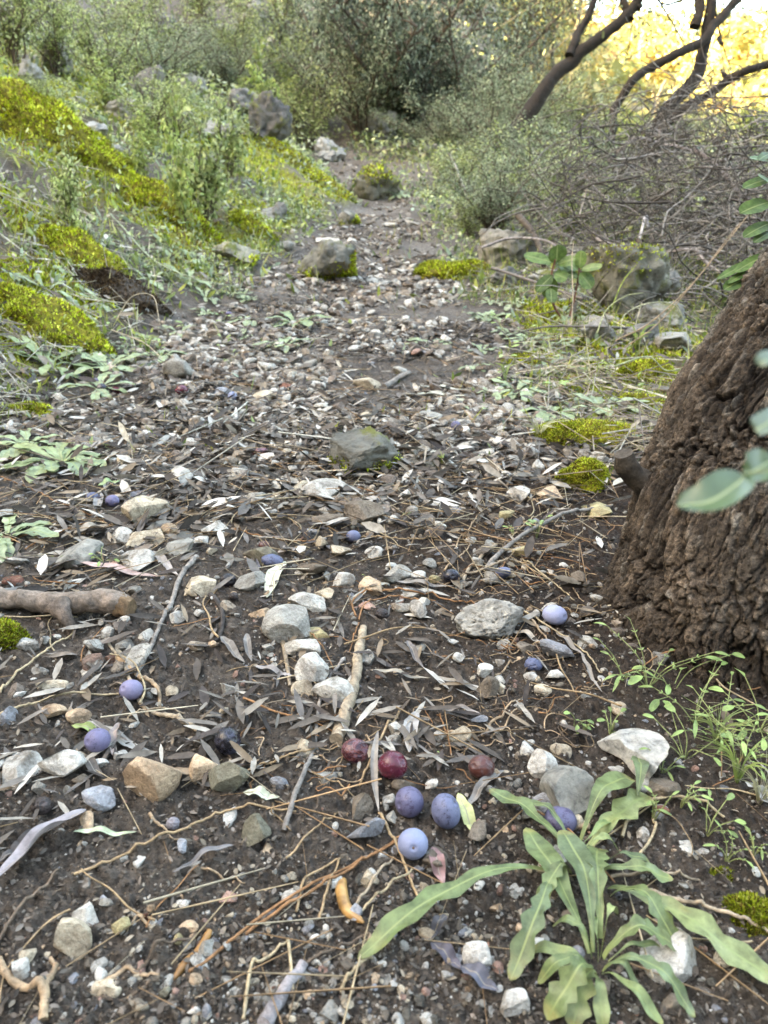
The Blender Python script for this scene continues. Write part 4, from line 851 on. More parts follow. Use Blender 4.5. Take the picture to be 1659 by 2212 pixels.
# ------------------------------------------------------------------ leaf blades
lob = lambda t: (.10+.90*np.clip(t/.12, 0, 1)*0+.16+.84*sstep(.02, .62, t))*np.clip((1-t)/.16, 0, 1)**.55
broad = lambda t: (.14+.86*sstep(.05, .70, t))*np.clip((1-t)/.22, 0, 1)**.5
lance = lambda t: np.sin(PI*np.clip(t, .0, 1)**.85)**.8*.98+.02
petiole = lambda t: np.where(t < .3, .07, sstep(.25, .6, t)*.95+.05)*np.clip((1-t)/.2, 0, 1)**.5
GL = [(.140, .185, .075), (.125, .165, .080), (.165, .21, .09), (.21, .24, .10)]
def leaf_between(name, parent, off, A, Bp, width, col, prof=lob, teeth=.35, nteeth=5, lift=.012, fold=.12, n=26, seed=0, bend=0, droop=0, label=None, mat='leafg', up=(0, 0, 1)):
    A = np.asarray(A, float); Bp = np.asarray(Bp, float); t = np.linspace(0, 1, n)[:, None]; L = np.linalg.norm(Bp-A)
    side = norm(np.cross(Bp-A, [0, 0, 1]))
    ax = A+(Bp-A)*t + np.array([0, 0, 1])*(lift*np.sin(PI*t**.8)*1.0) + side*(bend*L*np.sin(PI*t))
    ax[:, 2] += .0012*np.sin(t[:, 0]*14+seed)
    tt_ = np.repeat(t[:, 0], 7)[:, None]; cc_ = np.asarray(col)*np.ones((n*7, 1)); cc_ = cc_+(np.array([.30, .27, .10])-cc_)*(sstep(.86, 1.0, tt_+.05*np.sin(tt_*40+seed))*.65) + (np.array([.26, .30, .12])-cc_)*sstep(.22, 0, tt_)*.8
    mb = MB(); ribbon(mb, ax-off, width, up, fold, prof, cc_, 7, .04, seed, teeth, nteeth)
    o = mb.obj(name, M[mat], parent)
    if label: o['label'] = label
    return o
def pg(X, Y, lift=0):
    q, t = P(X, Y); return np.array([q[0], q[1], Hm(q[0], q[1])+lift])
def plant(crown, leaves, label, group=None):
    c0 = pg(*crown); o = empty('rosette_plant', c0); tag(o, label, 'plant', group)
    for n_, L in enumerate(leaves):
        x0, y0, x1, y1, wpx, kind, liftb, liftt = L[:8]
        A = pg(x0, y0, liftb*.4); B = pg(x1, y1, liftt*.45)
        wd = .92*wpx*S(np.dot(B-CAM, FWD))
        pr, te = {'s': (broad, .10), 'l': (lob, .56), 'n': (petiole, .18)}[kind]
        leaf_between('leaf', o, c0, A, B, wd, np.array(GL[n_ % 4])*(L[8] if len(L) > 8 else 1.0), pr, te, 3.3+n_ % 3, .010+.006*(n_ % 3), .14, 44, n_, .05*math.sin(n_*2.1))
    return o
plant((1285, 2108), [
 (1270, 2085, 1135, 1812, 62, 's', .012, .020), (1278, 2080, 1208, 1836, 66, 's', .016, .032), (1294, 2050, 1290, 1850, 52, 'l', .01, .02),
 (1280, 2110, 1142, 2078, 36, 's', .01, .012), (1278, 2116, 1160, 2142, 36, 's', .01, .008), (1300, 2118, 1500, 2215, 46, 'l', .012, .01, 1.15), (1298, 2122, 1430, 2235, 34, 's', .012, .01, 1.2),
 (1282, 2125, 1235, 2240, 66, 'l', .012, .012), (1275, 2122, 1180, 2225, 70, 'l', .01, .01), (1310, 2105, 1425, 2078, 18, 's', .012, .02, 1.3), (1276, 2090, 1190, 2035, 26, 's', .012, .018),
 (1295, 2085, 1330, 1995, 20, 'n', .012, .02, 1.25), (1290, 2095, 1270, 1990, 16, 'n', .01, .02, 1.3), (1298, 2118, 1380, 2160, 26, 's', .012, .02, 1.2), (1300, 2090, 1460, 2078, 58, 'l', .01, .02),
 (1284, 2130, 1300, 2250, 40, 's', .012, .01, 1.1)], 'big green toothed leaf rosette in the right front corner', 'leafy rosettes growing along the trail')
plant((1258, 1895), [
 (1222, 1850, 1055, 1735, 40, 'l', .008, .022), (1240, 1850, 1110, 1752, 22, 'l', .008, .018), (1250, 1838, 1362, 1708, 60, 's', .01, .028), (1265, 1850, 1400, 1735, 66, 'l', .006, .014, 1.2),
 (1180, 1905, 772, 2095, 62, 'l', .014, .012, 1.0), (1185, 1940, 1100, 2140, 58, 'l', .012, .010), (1290, 1905, 1450, 1928, 42, 'l', .012, .016), (1315, 1935, 1680, 2150, 84, 'l', .012, .020, 1.05),
 (1318, 1955, 1465, 2085, 52, 'l', .010, .016), (1300, 1880, 1405, 1884, 24, 'n', .01, .016), (1230, 1905, 1165, 1985, 40, 'l', .012, .016), (1245, 1900, 1340, 1870, 24, 'n', .008, .02, 1.3),
 (1235, 1880, 1330, 1790, 18, 'n', .008, .02, 1.3), (1370, 1760, 1372, 1660, 40, 's', .006, .02)], 'sprawling rosette whose long toothed leaf reaches left past the seed pod', 'leafy rosettes growing along the trail')
def rosette(X, Y, rpx, nl, label, kind='l', tone=1., group='small leafy rosettes along the trail', seed=0, up=.45, wr=.27, grey=0):
    rpx *= 1.15; nl += 2
    r_ = np.random.default_rng(seed+900); q, t = P(X, Y); c0 = np.array([q[0], q[1], Hm(q[0], q[1])]); r = rpx*S(t)
    o = empty('rosette_plant', c0); tag(o, label, 'plant', group)
    for n_ in range(nl):
        a = n_/nl*2*PI+r_.uniform(-.35, .35); L = r*r_.uniform(.6, 1.15); ex, ey = c0[0]+L*math.cos(a), c0[1]+L*1.0*math.sin(a)
        B = np.array([ex, ey, max(float(H(ex, ey))+L*up*r_.uniform(-.05, .7), Hm(ex, ey)+.003)]); col = np.array(GL[int(r_.integers(0, 4))])*tone*r_.uniform(.85, 1.15)
        if grey: col = col+(np.array([.36, .43, .27])-col)*grey
        pr, te = {'s': (broad, .08), 'l': (lob, .40), 'n': (petiole, .1)}[kind]
        leaf_between('leaf', o, c0, c0+[.002*math.cos(a), .002*math.sin(a), .003], B, L*wr*r_.uniform(.8, 1.3), col, pr, te, 4, L*.12, .14, 16, n_+seed, r_.uniform(-.12, .12))
    return o
for n_, (X, Y, r_px, nl, k_, l_) in enumerate([
 (133, 1009, 105, 14, 'l', 'large toothed rosette behind the dark blue fruit at the left'), (14, 1170, 105, 11, 'l', 'toothed rosette at the left edge beside the grey rounded stone'),
 (60, 975, 90, 11, 'l', 'big leaved rosette at the left edge above the pine needles'), (108, 795, 80, 9, 's', 'pale rosette behind the small blue fruit at far left'),
 (234, 799, 76, 10, 's', 'rosette just behind the three fruits on the left'), (216, 850, 72, 9, 'l', 'lobed rosette in which the three fruits lie'),
 (324, 749, 40, 6, 's', 'little rosette between the earth patch and the grey block stone'), (425, 569, 48, 9, 's', 'rosette above the bare soil right of the earth patch'),
 (407, 612, 46, 9, 'l', 'rosette on the bare soil right of the earth patch'), (639, 709, 60, 10, 'l', 'rosette in the middle of the far trail behind the round tan stone'),
 (612, 752, 56, 8, 'l', 'flat rosette just before the one in the middle of the far trail'), (927, 749, 46, 8, 'l', 'small rosette right of centre on the far trail'),
 (1242, 799, 52, 9, 's', 'rosette left of the tall moss cushion on the right bank'), (1145, 745, 48, 9, 's', 'rosette beside the flat moss patch on the right bank'),
 (1116, 853, 66, 10, 'l', 'toothed rosette at the right trail edge before the flat moss patch'), (1314, 962, 58, 8, 'l', 'rosette between the two bright moss cushions beside the trunk'),
 (1300, 897, 84, 12, 'l', 'wide toothed rosette behind the wide bright moss cushion'), (1105, 722, 40, 8, 's', 'small rosette farthest up the right trail edge'),
 (1190, 905, 70, 9, 'l', 'rosette left of the wide toothed one on the right bank'), (860, 425, 40, 9, 's', 'fresh green rosette in the trail bend below the far grey rock'),
 (1060, 690, 44, 8, 's', 'rosette on the right trail side below the long moss hump'), (1215, 690, 40, 7, 's', 'rosette at the foot of the broad leaved seedling')]):
    rosette(X, Y, r_px, nl, l_, k_, 1.3, seed=n_*7, grey=.55 if n_ % 3 else .25)
for n_ in range(60):
    if n_ % 2: X, Y = rng.uniform(1020, 1420), rng.uniform(640, 900)
    else: X, Y = rng.uniform(20, 560), rng.uniform(480, 790)
    side_ = 'right' if n_ % 2 else 'left'
    rosette(X, Y, rng.uniform(26, 50)*(.55+.45*Y/800), int(rng.integers(5, 8)), f'one of many small pale green rosettes on the {side_} bank', 'sl'[n_ % 4 > 1], 1.1, f'small pale green rosettes on the {side_} bank', 200+n_*3, .6, .30, grey=.6)

# ------------------------------------------------------------------ sticks, roots, needles, dead leaves
WC = dict(pale=(.36, .29, .21), grey=(.24, .22, .20), brown=(.16, .12, .09), dark=(.07, .06, .055), rust=(.30, .16, .08), tan=(.38, .27, .16), straw=(.42, .34, .22), root=(.40, .29, .19))
def stick(name, pts, r0, r1, col, label, cat, lift=.4, sides=8, n=None, rough=.12, group=None, knots=0, seed=0, hop=None):
    """pts in pixels of the traced photograph, radii in metres"""
    p = np.array([pg(*a[:2]) for a in pts]); n = n or max(12, 8*len(pts)); m = smooth_poly(p, n)
    if len(pts) == 2 and np.linalg.norm(p[1]-p[0]) > .03: pass
    rad = np.linspace(r0, r1, n); zg = HM(m[:, 0], m[:, 1])
    z = np.convolve(np.pad(zg, 3, 'edge'), np.ones(7)/7, 'valid'); m[:, 2] = np.maximum(z, zg-rad*.3)+rad*lift+(hop or 0)*np.sin(np.linspace(0, PI, n))
    if knots: rad = rad*(1+.25*np.clip(np.sin(np.arange(n)*2*PI/(n/knots)), .6, 1)-.15)
    c0 = m.mean(0); mb = MB(); tube(mb, m-c0, rad, sides, (1, 1, 1), rough, seed)
    o = mb.obj(name, M['wood']); o.location = c0; o.color = (*WC.get(col, col), 1); tag(o, label, cat, group); return o
TW = 'twigs and sticks lying on the trail'
st = stick('stick', [(785, 1362), (776, 1415), (766, 1480), (748, 1545), (727, 1606)], .0042, .0060, 'pale', 'pale stick with flaking bark behind the dented red fruit', 'stick', .6, 14, 60, .35, TW, 5)
stick('twig', [(742, 1436), (703, 1482), (688, 1543), (675, 1633), (646, 1716), (614, 1795)], .0014, .0022, 'grey', 'long curved grey twig left of the pale bark stick', 'twig', 1.2, 8, 50, .15, TW, 4)
stick('twig', [(425, 1210), (392, 1250), (374, 1297), (345, 1365), (295, 1464)], .0036, .0018, 'grey', 'straight leaning grey twig left of the tan smooth stone', 'twig', 1.1, 10, 44, .2, TW, 4)
stick('twig', [(531, 1126), (603, 1113), (668, 1106), (729, 1088), (783, 1079), (855, 1077), (891, 1072), (927, 1077), (981, 1092), (1053, 1093)], .0032, .0022, 'brown', 'long brown twig crossing mid trail below the mossy boulder', 'twig', 1.0, 9, 70, .25, TW, 4)
stick('twig', [(1050, 1232), (1109, 1185), (1170, 1149), (1224, 1126), (1278, 1108), (1319, 1098)], .0032, .0022, 'grey', 'straight grey branch leading up to the trunk', 'twig', 1.2, 9, 50, .2, TW, 3, hop=.01)
stick('twig', [(1071, 1183), (1035, 1214), (1010, 1236), (992, 1285)], .0028, .0018, 'pale', 'pale twig right of the matt black fruit', 'twig', 1.2, 8, 36, .2, TW, 3)
stick('twig', [(995, 1246), (1040, 1240), (1090, 1225), (1130, 1216)], .0018, .0012, 'pale', 'thin pale twig in front of the half buried blue fruit', 'twig', 1.4, 7, 30, .2, TW, 3, hop=.006)
stick('twig', [(570, 2225), (612, 2160), (657, 2094)], .0045, .0030, (.30, .28, .29), 'thick grey stick at the bottom edge left of centre', 'stick', .9, 12, 40, .12, TW, 3)
stick('root', [(0, 2082), (18, 2122), (60, 2145), (100, 2160), (98, 2225)], .0022, .0026, 'root', 'forked pale root at the bottom left corner', 'root', .9, 9, 50, .35, TW, 3)
stick('root', [(100, 2162), (112, 2125), (122, 2092), (108, 2074)], .0022, .0012, 'root', 'upper fork of the pale root below the front left stone', 'root', .9, 8, 30, .3, TW, 3)
stick('root', [(215, 2140), (270, 2100), (292, 2108), (345, 2118)], .0018, .0010, 'root', 'short kinked root below the split seed pod', 'root', .9, 8, 30, .4, TW, 3)
stick('root', [(200, 2160), (260, 2160), (300, 2148), (345, 2125)], .0011, .0008, 'brown', 'thin brown root under the kinked root at bottom left', 'root', .9, 6, 30, .3, TW, 3)
stick('root', [(255, 1430), (300, 1462), (340, 1490), (345, 1530)], .0030, .0014, 'root', 'thick pale root curling left of the lavender fruit', 'root', .9, 9, 40, .4, TW, 3)
stick('root', [(225, 1380), (262, 1432), (310, 1528), (385, 1560), (430, 1590)], .0014, .0026, 'pale', 'knotted pale root running under the lavender fruit', 'root', .9, 9, 50, .4, TW, 3)
stick('stick', [(612, 1390), (620, 1440), (626, 1480)], .0026, .0018, 'pale', 'short upright pale bark piece left of the large porous stones', 'stick', .7, 8, 24, .3, TW, 3)
stick('twig', [(455, 1290), (480, 1330), (475, 1380), (440, 1402)], .003, .002, 'dark', 'forked dark twig below the tan smooth stone', 'twig', .9, 8, 30, .3, TW, 3)
stick('twig', [(160, 912), (250, 905), (300, 900), (370, 892), (400, 870), (435, 842)], .004, .005, 'grey', 'long grey branch below the grey block stone at left', 'twig', 1.1, 9, 60, .25, TW, 4)
stick('twig', [(430, 822), (500, 830), (560, 832), (640, 840)], .005, .003, 'brown', 'dark twig running right from the grey block stone', 'twig', 1., 8, 40, .2, TW, 4)
stick('twig', [(830, 838), (858, 826), (885, 812)], .008, .005, 'grey', 'short grey stick right of the far brown stone', 'twig', 1., 8, 20, .2, TW, 2)
stick('twig', [(590, 930), (588, 960), (590, 985)], .005, .004, 'grey', 'short upright grey stick behind the torn fruit', 'twig', 1., 8, 20, .2, TW, 2)
stick('stick', [(1180, 905), (1230, 880), (1290, 868)], .006, .005, 'pale', 'knobbly pale stick beside the wide bright moss cushion', 'stick', 1., 9, 36, .35, TW, 4)
for n_, (pts, l_) in enumerate([
 ([(1085, 1395), (1105, 1415), (1130, 1405), (1165, 1420)], 'wavy pale root in front of the porous rock'), ([(1062, 1465), (1100, 1440), (1128, 1430)], 'pale root left of the dull wrinkled fruit'),
 ([(1040, 1590), (1060, 1570), (1085, 1555), (1112, 1525), (1130, 1505)], 'pale forked root below the bluish flat stone'), ([(1060, 1600), (1090, 1580), (1100, 1555), (1140, 1535)], 'second pale forked root nearer the dark soil'),
 ([(968, 1590), (1010, 1600), (1040, 1612), (1075, 1600)], 'thin root behind the wrinkled brown fruit'), ([(1105, 1060), (1140, 1080), (1180, 1100), (1220, 1130)], 'curved pale root below the small moss cushion'),
 ([(1070, 1030), (1110, 1040), (1150, 1065), (1190, 1075)], 'curved root left of the small moss cushion'), ([(1180, 1240), (1220, 1250), (1240, 1280), (1262, 1300)], 'thin branching root beside the trunk foot'),
 ([(1130, 1345), (1160, 1370), (1185, 1395), (1210, 1400)], 'fine root in front of the pale fruit by the trunk'), ([(845, 1064), (868, 1075), (886, 1100), (892, 1125)], 'zigzag pale root in front of the mossy boulder'),
 ([(985, 1190), (1010, 1150), (1035, 1115), (1060, 1080)], 'long pale root right of mid trail'), ([(960, 1235), (985, 1215), (1015, 1180), (1000, 1150)], 'wiggly root behind the matt black fruit'),
 ([(790, 1600), (815, 1620), (830, 1660), (812, 1690)], 'thin root between the two red fruits'), ([(330, 2010), (300, 1995), (275, 2025)], 'tiny root left of the split seed pod'),
 ([(325, 1770), (345, 1795), (365, 1815), (390, 1822)], 'kinked thin root by the crusted fruit remnant'), ([(430, 1880), (470, 1890), (500, 1900), (530, 1915)], 'pale little root on bare soil at front left')]):
    wig = []
    for a, b in zip(pts[:-1], pts[1:]): wig += [a, ((a[0]+b[0])/2+rng.uniform(-7, 7), (a[1]+b[1])/2+rng.uniform(-6, 6))]
    stick('root', wig+[pts[-1]], .0009+.0003*(n_ % 3), .0005, 'root', l_, 'root', 1.2, 6, 40, .3, 'fine pale roots', 0, n_, hop=.002)
# uncountable fine roots near the trunk
mb = MB()
for n_ in range(260):
    X, Y = rng.uniform(1000, 1290), rng.uniform(1020, 1640)
    if n_ % 3 == 0: X, Y = rng.uniform(540, 1000), rng.uniform(1250, 1750)
    p0 = pg(X, Y); a = rng.uniform(0, 6.3); m = [p0]
    for q in range(7): a += rng.normal(0, .7); m.append(m[-1]+np.array([math.cos(a), math.sin(a), 0])*rng.uniform(.003, .009))
    m = smooth_poly(m, 16); m[:, 2] = H(m[:, 0], m[:, 1])+.003+.002*rng.random()+.002*np.sin(np.linspace(0, 9, 16)+n_)
    tube(mb, m, np.linspace(.0007, .0003, 16)*rng.uniform(.7, 1.4), 4, np.array(random.choice([WC['root'], WC['brown'], WC['rust'], WC['tan'], WC['brown']]))*rng.uniform(.6, 1.2))
o = mb.obj('fine_roots', M['wooda']); tag(o, 'fine tangled rootlets in the dark soil left of the trunk', kind='stuff')
# dead root / log at the left edge
root = empty('dead_root', pg(140, 1330)); c0 = np.array(root.location)
def wpts(L): return np.array([R(x, y, d)for x, y, d in L])
mb = MB(); m = smooth_poly(wpts([(-120, 1290, .86), (0, 1292, .86), (90, 1300, .86), (160, 1300, .855), (230, 1300, .85), (275, 1312, .85)]), 110); rr = np.interp(np.linspace(0, 1, 110), [0, .3, .6, .85, 1], [.013, .011, .0115, .014, .011])
tube(mb, m-c0, rr, 60, (.22, .18, .15), .38, 31); mb.obj('root_branch', M['wooda'], root)
mb = MB(); m = smooth_poly(wpts([(125, 1308, .84), (138, 1330, .83), (150, 1352, .83), (152, 1385, .83)]), 40); tube(mb, m-c0, np.linspace(.012, .002, 40), 30, (.15, .12, .10), .4, 33); mb.obj('side_stub', M['wooda'], root)
mb = MB(); m = smooth_poly(wpts([(258, 1305, .848), (276, 1312, .845), (284, 1314, .844)]), 16); tube(mb, m-c0, np.linspace(.0138, .010, 16), 30, (.17, .115, .07), .5, 35); mb.obj('broken_end', M['wooda'], root)
tag(root, 'weathered brown dead root with a side stub and broken orange end', 'root')

# pine needles in view
NG = 'long pine needles and stalks on the trail'
NL = [([(531, 2028), (700, 1925), (884, 1798)], 'rust', 'upper of two long parallel needles crossing left of the frontmost fruit', 1.5), ([(410, 2112), (620, 1960), (880, 1812)], 'rust', 'lower of two long parallel needles crossing left of the frontmost fruit', 1.4),
 ([(819, 1758), (851, 1827), (909, 1956)], 'tan', 'tan stalk running down behind the frontmost pale fruit', 1.5), ([(0, 1499), (80, 1430), (160, 1367)], 'straw', 'straight straw stalk below the dead root', 1.6),
 ([(0, 1552), (108, 1523), (256, 1502)], 'straw', 'straw stalk pointing at the lavender fruit', 1.6), ([(862, 1543), (832, 1593), (776, 1698)], 'tan', 'tan needle leaning over the dented red fruit', 1.5),
 ([(776, 1349), (765, 1380), (754, 1417)], 'rust', 'short rust needle at the top of the pale bark stick', 1.), ([(531, 1671), (640, 1645), (733, 1608)], 'tan', 'tan needle left of the dented red fruit', 1.2),
 ([(664, 1678), (715, 1695), (765, 1714)], 'tan', 'tan needle crossing left of the brown grey stone', 1.), ([(769, 1340), (762, 1308), (800, 1290), (855, 1288), (963, 1300), (1035, 1311)], 'rust', 'hooked bundle of rust needles above the porous rock', 1.6),
 ([(775, 1345), (790, 1318), (850, 1300), (940, 1306)], 'rust', 'inner curved rust needle above the porous rock', 1.3), ([(1343, 1818), (1360, 1775), (1404, 1749), (1458, 1738), (1512, 1744), (1565, 1768)], 'straw', 'large arched straw stalk right of the big rosette', 1.7),
 ([(1368, 1880), (1400, 1835), (1415, 1800), (1408, 1780)], 'straw', 'curved stalk inside the arched straw stalk', 1.4), ([(1320, 1900), (1400, 1908), (1510, 1906)], 'pale', 'pale straight stalk right of the big rosette', 1.6),
 ([(1400, 1940), (1520, 1980), (1665, 2025)], 'pale', 'long pale stalk crossing behind the white rock under leaves', 2.), ([(162, 1905), (280, 1860), (400, 1815), (480, 1770), (560, 1758), (640, 1762)], 'tan', 'long wavy tan stalk across the bare front soil', 1.3),
 ([(0, 2040), (70, 1960), (130, 1900)], 'brown', 'brown twig left of the front left stone', 1.5), ([(300, 2108), (360, 2060), (420, 2030)], 'brown', 'brown stalk behind the split seed pod', 1.4),
 ([(525, 2200), (545, 2100), (566, 2090), (625, 2045)], 'straw', 'kinked straw stalk at the bottom left of the toothed leaf', 1.5), ([(622, 2040), (628, 2090), (634, 2160)], 'straw', 'straw stalk crossing the thick grey stick', 1.4),
 ([(660, 2095), (740, 2060), (790, 2030)], 'brown', 'brown stalk left of the long rosette leaf tip', 1.3), ([(735, 2150), (770, 2110), (805, 2075)], 'straw', 'short straw stalk below the long rosette leaf', 1.4),
 ([(640, 1980), (665, 1910), (745, 1855)], 'tan', 'bent pair of tan needles left of the curved seed pod', 1.2), ([(690, 1995), (712, 1920), (740, 1850)], 'tan', 'upright tan needle left of the curved seed pod', 1.2),
 ([(765, 1975), (820, 1900), (850, 1855)], 'pale', 'pale stalk just right of the curved seed pod', 1.4), ([(770, 1985), (850, 1925), (910, 1870)], 'straw', 'second pale stalk right of the curved seed pod', 1.2),
 ([(618, 1862), (680, 1800), (732, 1755)], 'tan', 'tan needle left of the bluish front stone', 1.1), ([(1105, 1165), (1150, 1130), (1200, 1100)], 'straw', 'straw stalk behind the straight grey branch', 1.1),
 ([(1182, 1050), (1200, 1100), (1170, 1150)], 'straw', 'bent straw stalk near the small moss cushion', 1.), ([(1060, 1300), (1140, 1340), (1260, 1420), (1300, 1460)], 'straw', 'long straw stalk touching the pale fruit by the trunk', 1.3),
 ([(1128, 1210), (1165, 1240), (1240, 1305)], 'straw', 'straw stalk leading down to the trunk foot', 1.2), ([(270, 1560), (330, 1540), (400, 1545)], 'pale', 'thin pale stalk behind the glossy black fruit', 1.),
 ([(0, 1120), (120, 1130), (255, 1142)], 'straw', 'pale stalk lying over the left edge rosette', 1.3), ([(0, 1035), (120, 1090), (255, 1150)], 'rust', 'rust needle slanting over the left rosettes', 1.3),
 ([(500, 1140), (560, 1165), (690, 1180)], 'rust', 'rust needle behind the grey green block stone', 1.3), ([(780, 1160), (880, 1172), (945, 1165)], 'tan', 'pair of tan needles right of the speckled blue fruit', 1.6),
 ([(640, 1345), (690, 1400), (720, 1450)], 'rust', 'rust needle across the large smooth stone', 1.), ([(945, 1550), (962, 1590), (975, 1640)], 'rust', 'rust needle above the upright grey leaf', 1.)]
for n_, (pts, ck, l_, r) in enumerate(NL): stick('pine_needle' if ck in ('rust', 'tan') else 'dry_stalk', pts, .0008*r, .0006*r, ck, l_, 'needle' if ck in ('rust', 'tan') else 'stalk', 2.0, 6, 40, .06, NG, 0, n_, hop=.004)
xy = region(120, .35, 1.7, -33, 33, lambda x, y: np.clip(.15+sstep(.55, .9, y), 0, 1), .3)
nm = []
for q in range(8):
    mb = MB(); x = np.linspace(-.5, .5, 20); b_ = rng.uniform(-.18, .18); m = np.stack([x, b_*(1-4*x*x)+.02*np.sin(x*9+q), .02*(1-4*x*x)], 1); tube(mb, m, np.linspace(.012, .007, 20), 5); nm.append(mb.mesh('pine_needle', M['wood']))
for n_, (x, y) in enumerate(xy):
    o = link('pine_needle', nm[n_ % 8]); L = rng.uniform(.04, .11); o.scale = (L, L, L); o.location = (x, y, Hm(x, y)+.005); o.rotation_euler = (0, rng.normal(0, .06), rng.uniform(0, 6.3))
    ck = ('rust', 'tan', 'straw')[n_ % 3]; o.color = (*(np.array(WC[ck])*rng.uniform(.7, 1.15)), 1); z_ = 'front' if y < .75 else 'middle'
    tag(o, f'thin {dict(rust="rust red", tan="tan", straw="straw coloured")[ck]} needle lying in the {z_} of the trail', 'needle', f'{ck} needles in the {z_} of the trail')

# dead and fallen leaves
DG = 'fallen narrow leaves on the trail'
def fallen(x0, y0, x1, y1, wpx, col, label, curl=.25, lift=.004, twist=0, bend=.04, seed=0, teeth=0, prof=lance):
    A = pg(x0, y0, lift); B = pg(x1, y1, lift); wd = wpx*S(np.dot((A+B)/2-CAM, FWD)); c0 = (A+B)/2; n = 30; t = np.linspace(0, 1, n)[:, None]
    side = norm(np.cross(B-A, [0, 0, 1])); ax = A+(B-A)*t+side*(bend*np.linalg.norm(B-A)*np.sin(PI*t)); ax[:, 2] += .004*np.sin(t[:, 0]*PI*1.3+seed)**2+.001*np.sin(t[:, 0]*17)
    g_ = HM(ax[:, 0], ax[:, 1]); ax[:, 2] = np.maximum(ax[:, 2], g_+.0015)
    a = twist*np.sin(t[:, 0]*PI+seed)+.0; up = np.array([0, 0, 1])*np.cos(a)[:, None]+side*np.sin(a)[:, None]
    mb = MB(); ribbon(mb, ax-c0, wd, up, curl, prof, (1, 1, 1), 9, .06, seed, teeth)
    o = mb.obj('fallen_leaf', M['dry']); o.location = c0; o.color = (*col, 1); tag(o, label, 'leaf', DG); return o
gy, pg_, pk, bw, gg = (.26, .245, .23), (.36, .34, .31), (.33, .25, .23), (.12, .10, .085), (.36, .42, .28)
fallen(618, 1222, 577, 1302, 32, (.50, .50, .38), 'pale cream green narrow leaf between the shrivelled fruit and the smooth stone')
fallen(901, 1548, 884, 1642, 32, (.38, .36, .34), 'upright pale grey leaf behind the half bloomed fruit')
fallen(817, 1600, 819, 1770, 16, (.27, .24, .21), 'long curled grey leaf just left of the burgundy fruit', .6)
fallen(1089, 1672, 1000, 1770, 20, (.22, .20, .18), 'curled grey leaf right of the half bloomed fruit', .5)
fallen(990, 1735, 1037, 1829, 30, (.46, .46, .22), 'yellow green leaf sticking out under the half bloomed fruit')
fallen(936, 1843, 960, 1914, 32, (.30, .18, .17), 'pinkish leaf below right of the frontmost pale fruit')
fallen(160, 1811, 297, 1812, 15, (.42, .48, .32), 'slim pale green leaf on bare soil at front left')
fallen(507, 1849, 375, 1912, 15, (.17, .16, .16), 'thin grey leaf on the bare soil at front centre', .5)
fallen(172, 1229, 348, 1250, 22, (.42, .30, .27), 'long pinkish leaf above the dead root end')
fallen(331, 1187, 386, 1250, 20, (.34, .30, .27), 'grey pink leaf right of the pale rock behind the pinkish leaf')
fallen(155, 1573, 236, 1594, 22, (.26, .32, .12), 'short yellow green leaf behind the mottled blue fruit')
fallen(188, 1563, 333, 1630, 24, (.30, .28, .25), 'long grey leaf behind the mottled blue fruit')
fallen(259, 1575, 245, 1650, 16, (.27, .22, .20), 'upright curled brown leaf touching the mottled blue fruit', .6)
fallen(180, 1640, 226, 1696, 24, bw, 'dark leaf in front of the mottled blue fruit')
fallen(526, 1723, 605, 1742, 26, (.40, .42, .32), 'pale green grey leaf right of the dark greenish stone')
fallen(190, 1775, -10, 1935, 52, (.27, .25, .26), 'large twisted purple grey leaf at the left edge', .55, .008, .5)
fallen(130, 1790, -10, 1880, 26, (.10, .09, .085), 'dark leaf behind the large twisted grey leaf', .6, .004)
fallen(932, 2036, 1000, 2105, 34, (.12, .11, .13), 'dark purple grey leaf below the long rosette leaf', .45)
fallen(995, 2100, 1075, 2165, 40, (.10, .10, .12), 'dark leaf half under the big rosette', .45)
fallen(965, 1985, 930, 2035, 24, (.14, .13, .14), 'grey leaf end under the long rosette leaf', .4)
fallen(1098, 1372, 1172, 1401, 16, (.34, .30, .25), 'curved tan leaf between the porous rock and the pale fruit', .5, bend=-.12)
fallen(1199, 1376, 1262, 1430, 14, (.25, .22, .19), 'narrow grey leaf passing the bluish flat stone', .5)
fallen(1255, 1425, 1300, 1510, 10, (.25, .22, .19), 'narrow leaf hanging down beside the bluish flat stone', .5)
fallen(870, 853, 1015, 860, 20, (.44, .44, .36), 'long pale narrow leaf in the far right of the trail')
fallen(905, 838, 1020, 846, 16, (.40, .40, .33), 'pale narrow leaf just behind the long pale one')
fallen(940, 866, 1060, 880, 18, (.34, .35, .26), 'grey green narrow leaf in front of the long pale one')
fallen(1609, 1700, 1675, 1765, 24, (.44, .43, .40), 'pale leaf beside the grass at the right edge')
fallen(478, 1385, 530, 1440, 20, (.20, .18, .16), 'dark curled leaf left of the large smooth stone', .5)
fallen(600, 1205, 640, 1190, 18, (.30, .26, .23), 'short grey leaf behind the shrivelled blue fruit')
fallen(840, 1270, 760, 1300, 16, (.36, .34, .28), 'long grey leaf behind the orange white stone', .4)
fallen(850, 1262, 980, 1278, 15, (.22, .20, .18), 'flat grey leaf right of the grey layered stone', .4)
fallen(265, 1100, 320, 1060, 22, (.22, .19, .19), 'dark pink grey leaf behind the big pale block', .4)
fallen(205, 1120, 215, 1070, 20, (.26, .25, .24), 'spotted grey leaf standing beside the dark blue fruit', .4)
fallen(160, 1170, 240, 1145, 26, (.33, .28, .22), 'torn tan leaf over the left rosette', .5)
fallen(1040, 1560, 940, 1545, 14, (.22, .19, .17), 'long dry leaf above the upright grey leaf', .5)
fallen(930, 1470, 1080, 1510, 15, (.28, .25, .21), 'long curled leaf right of the pale bark stick', .5)
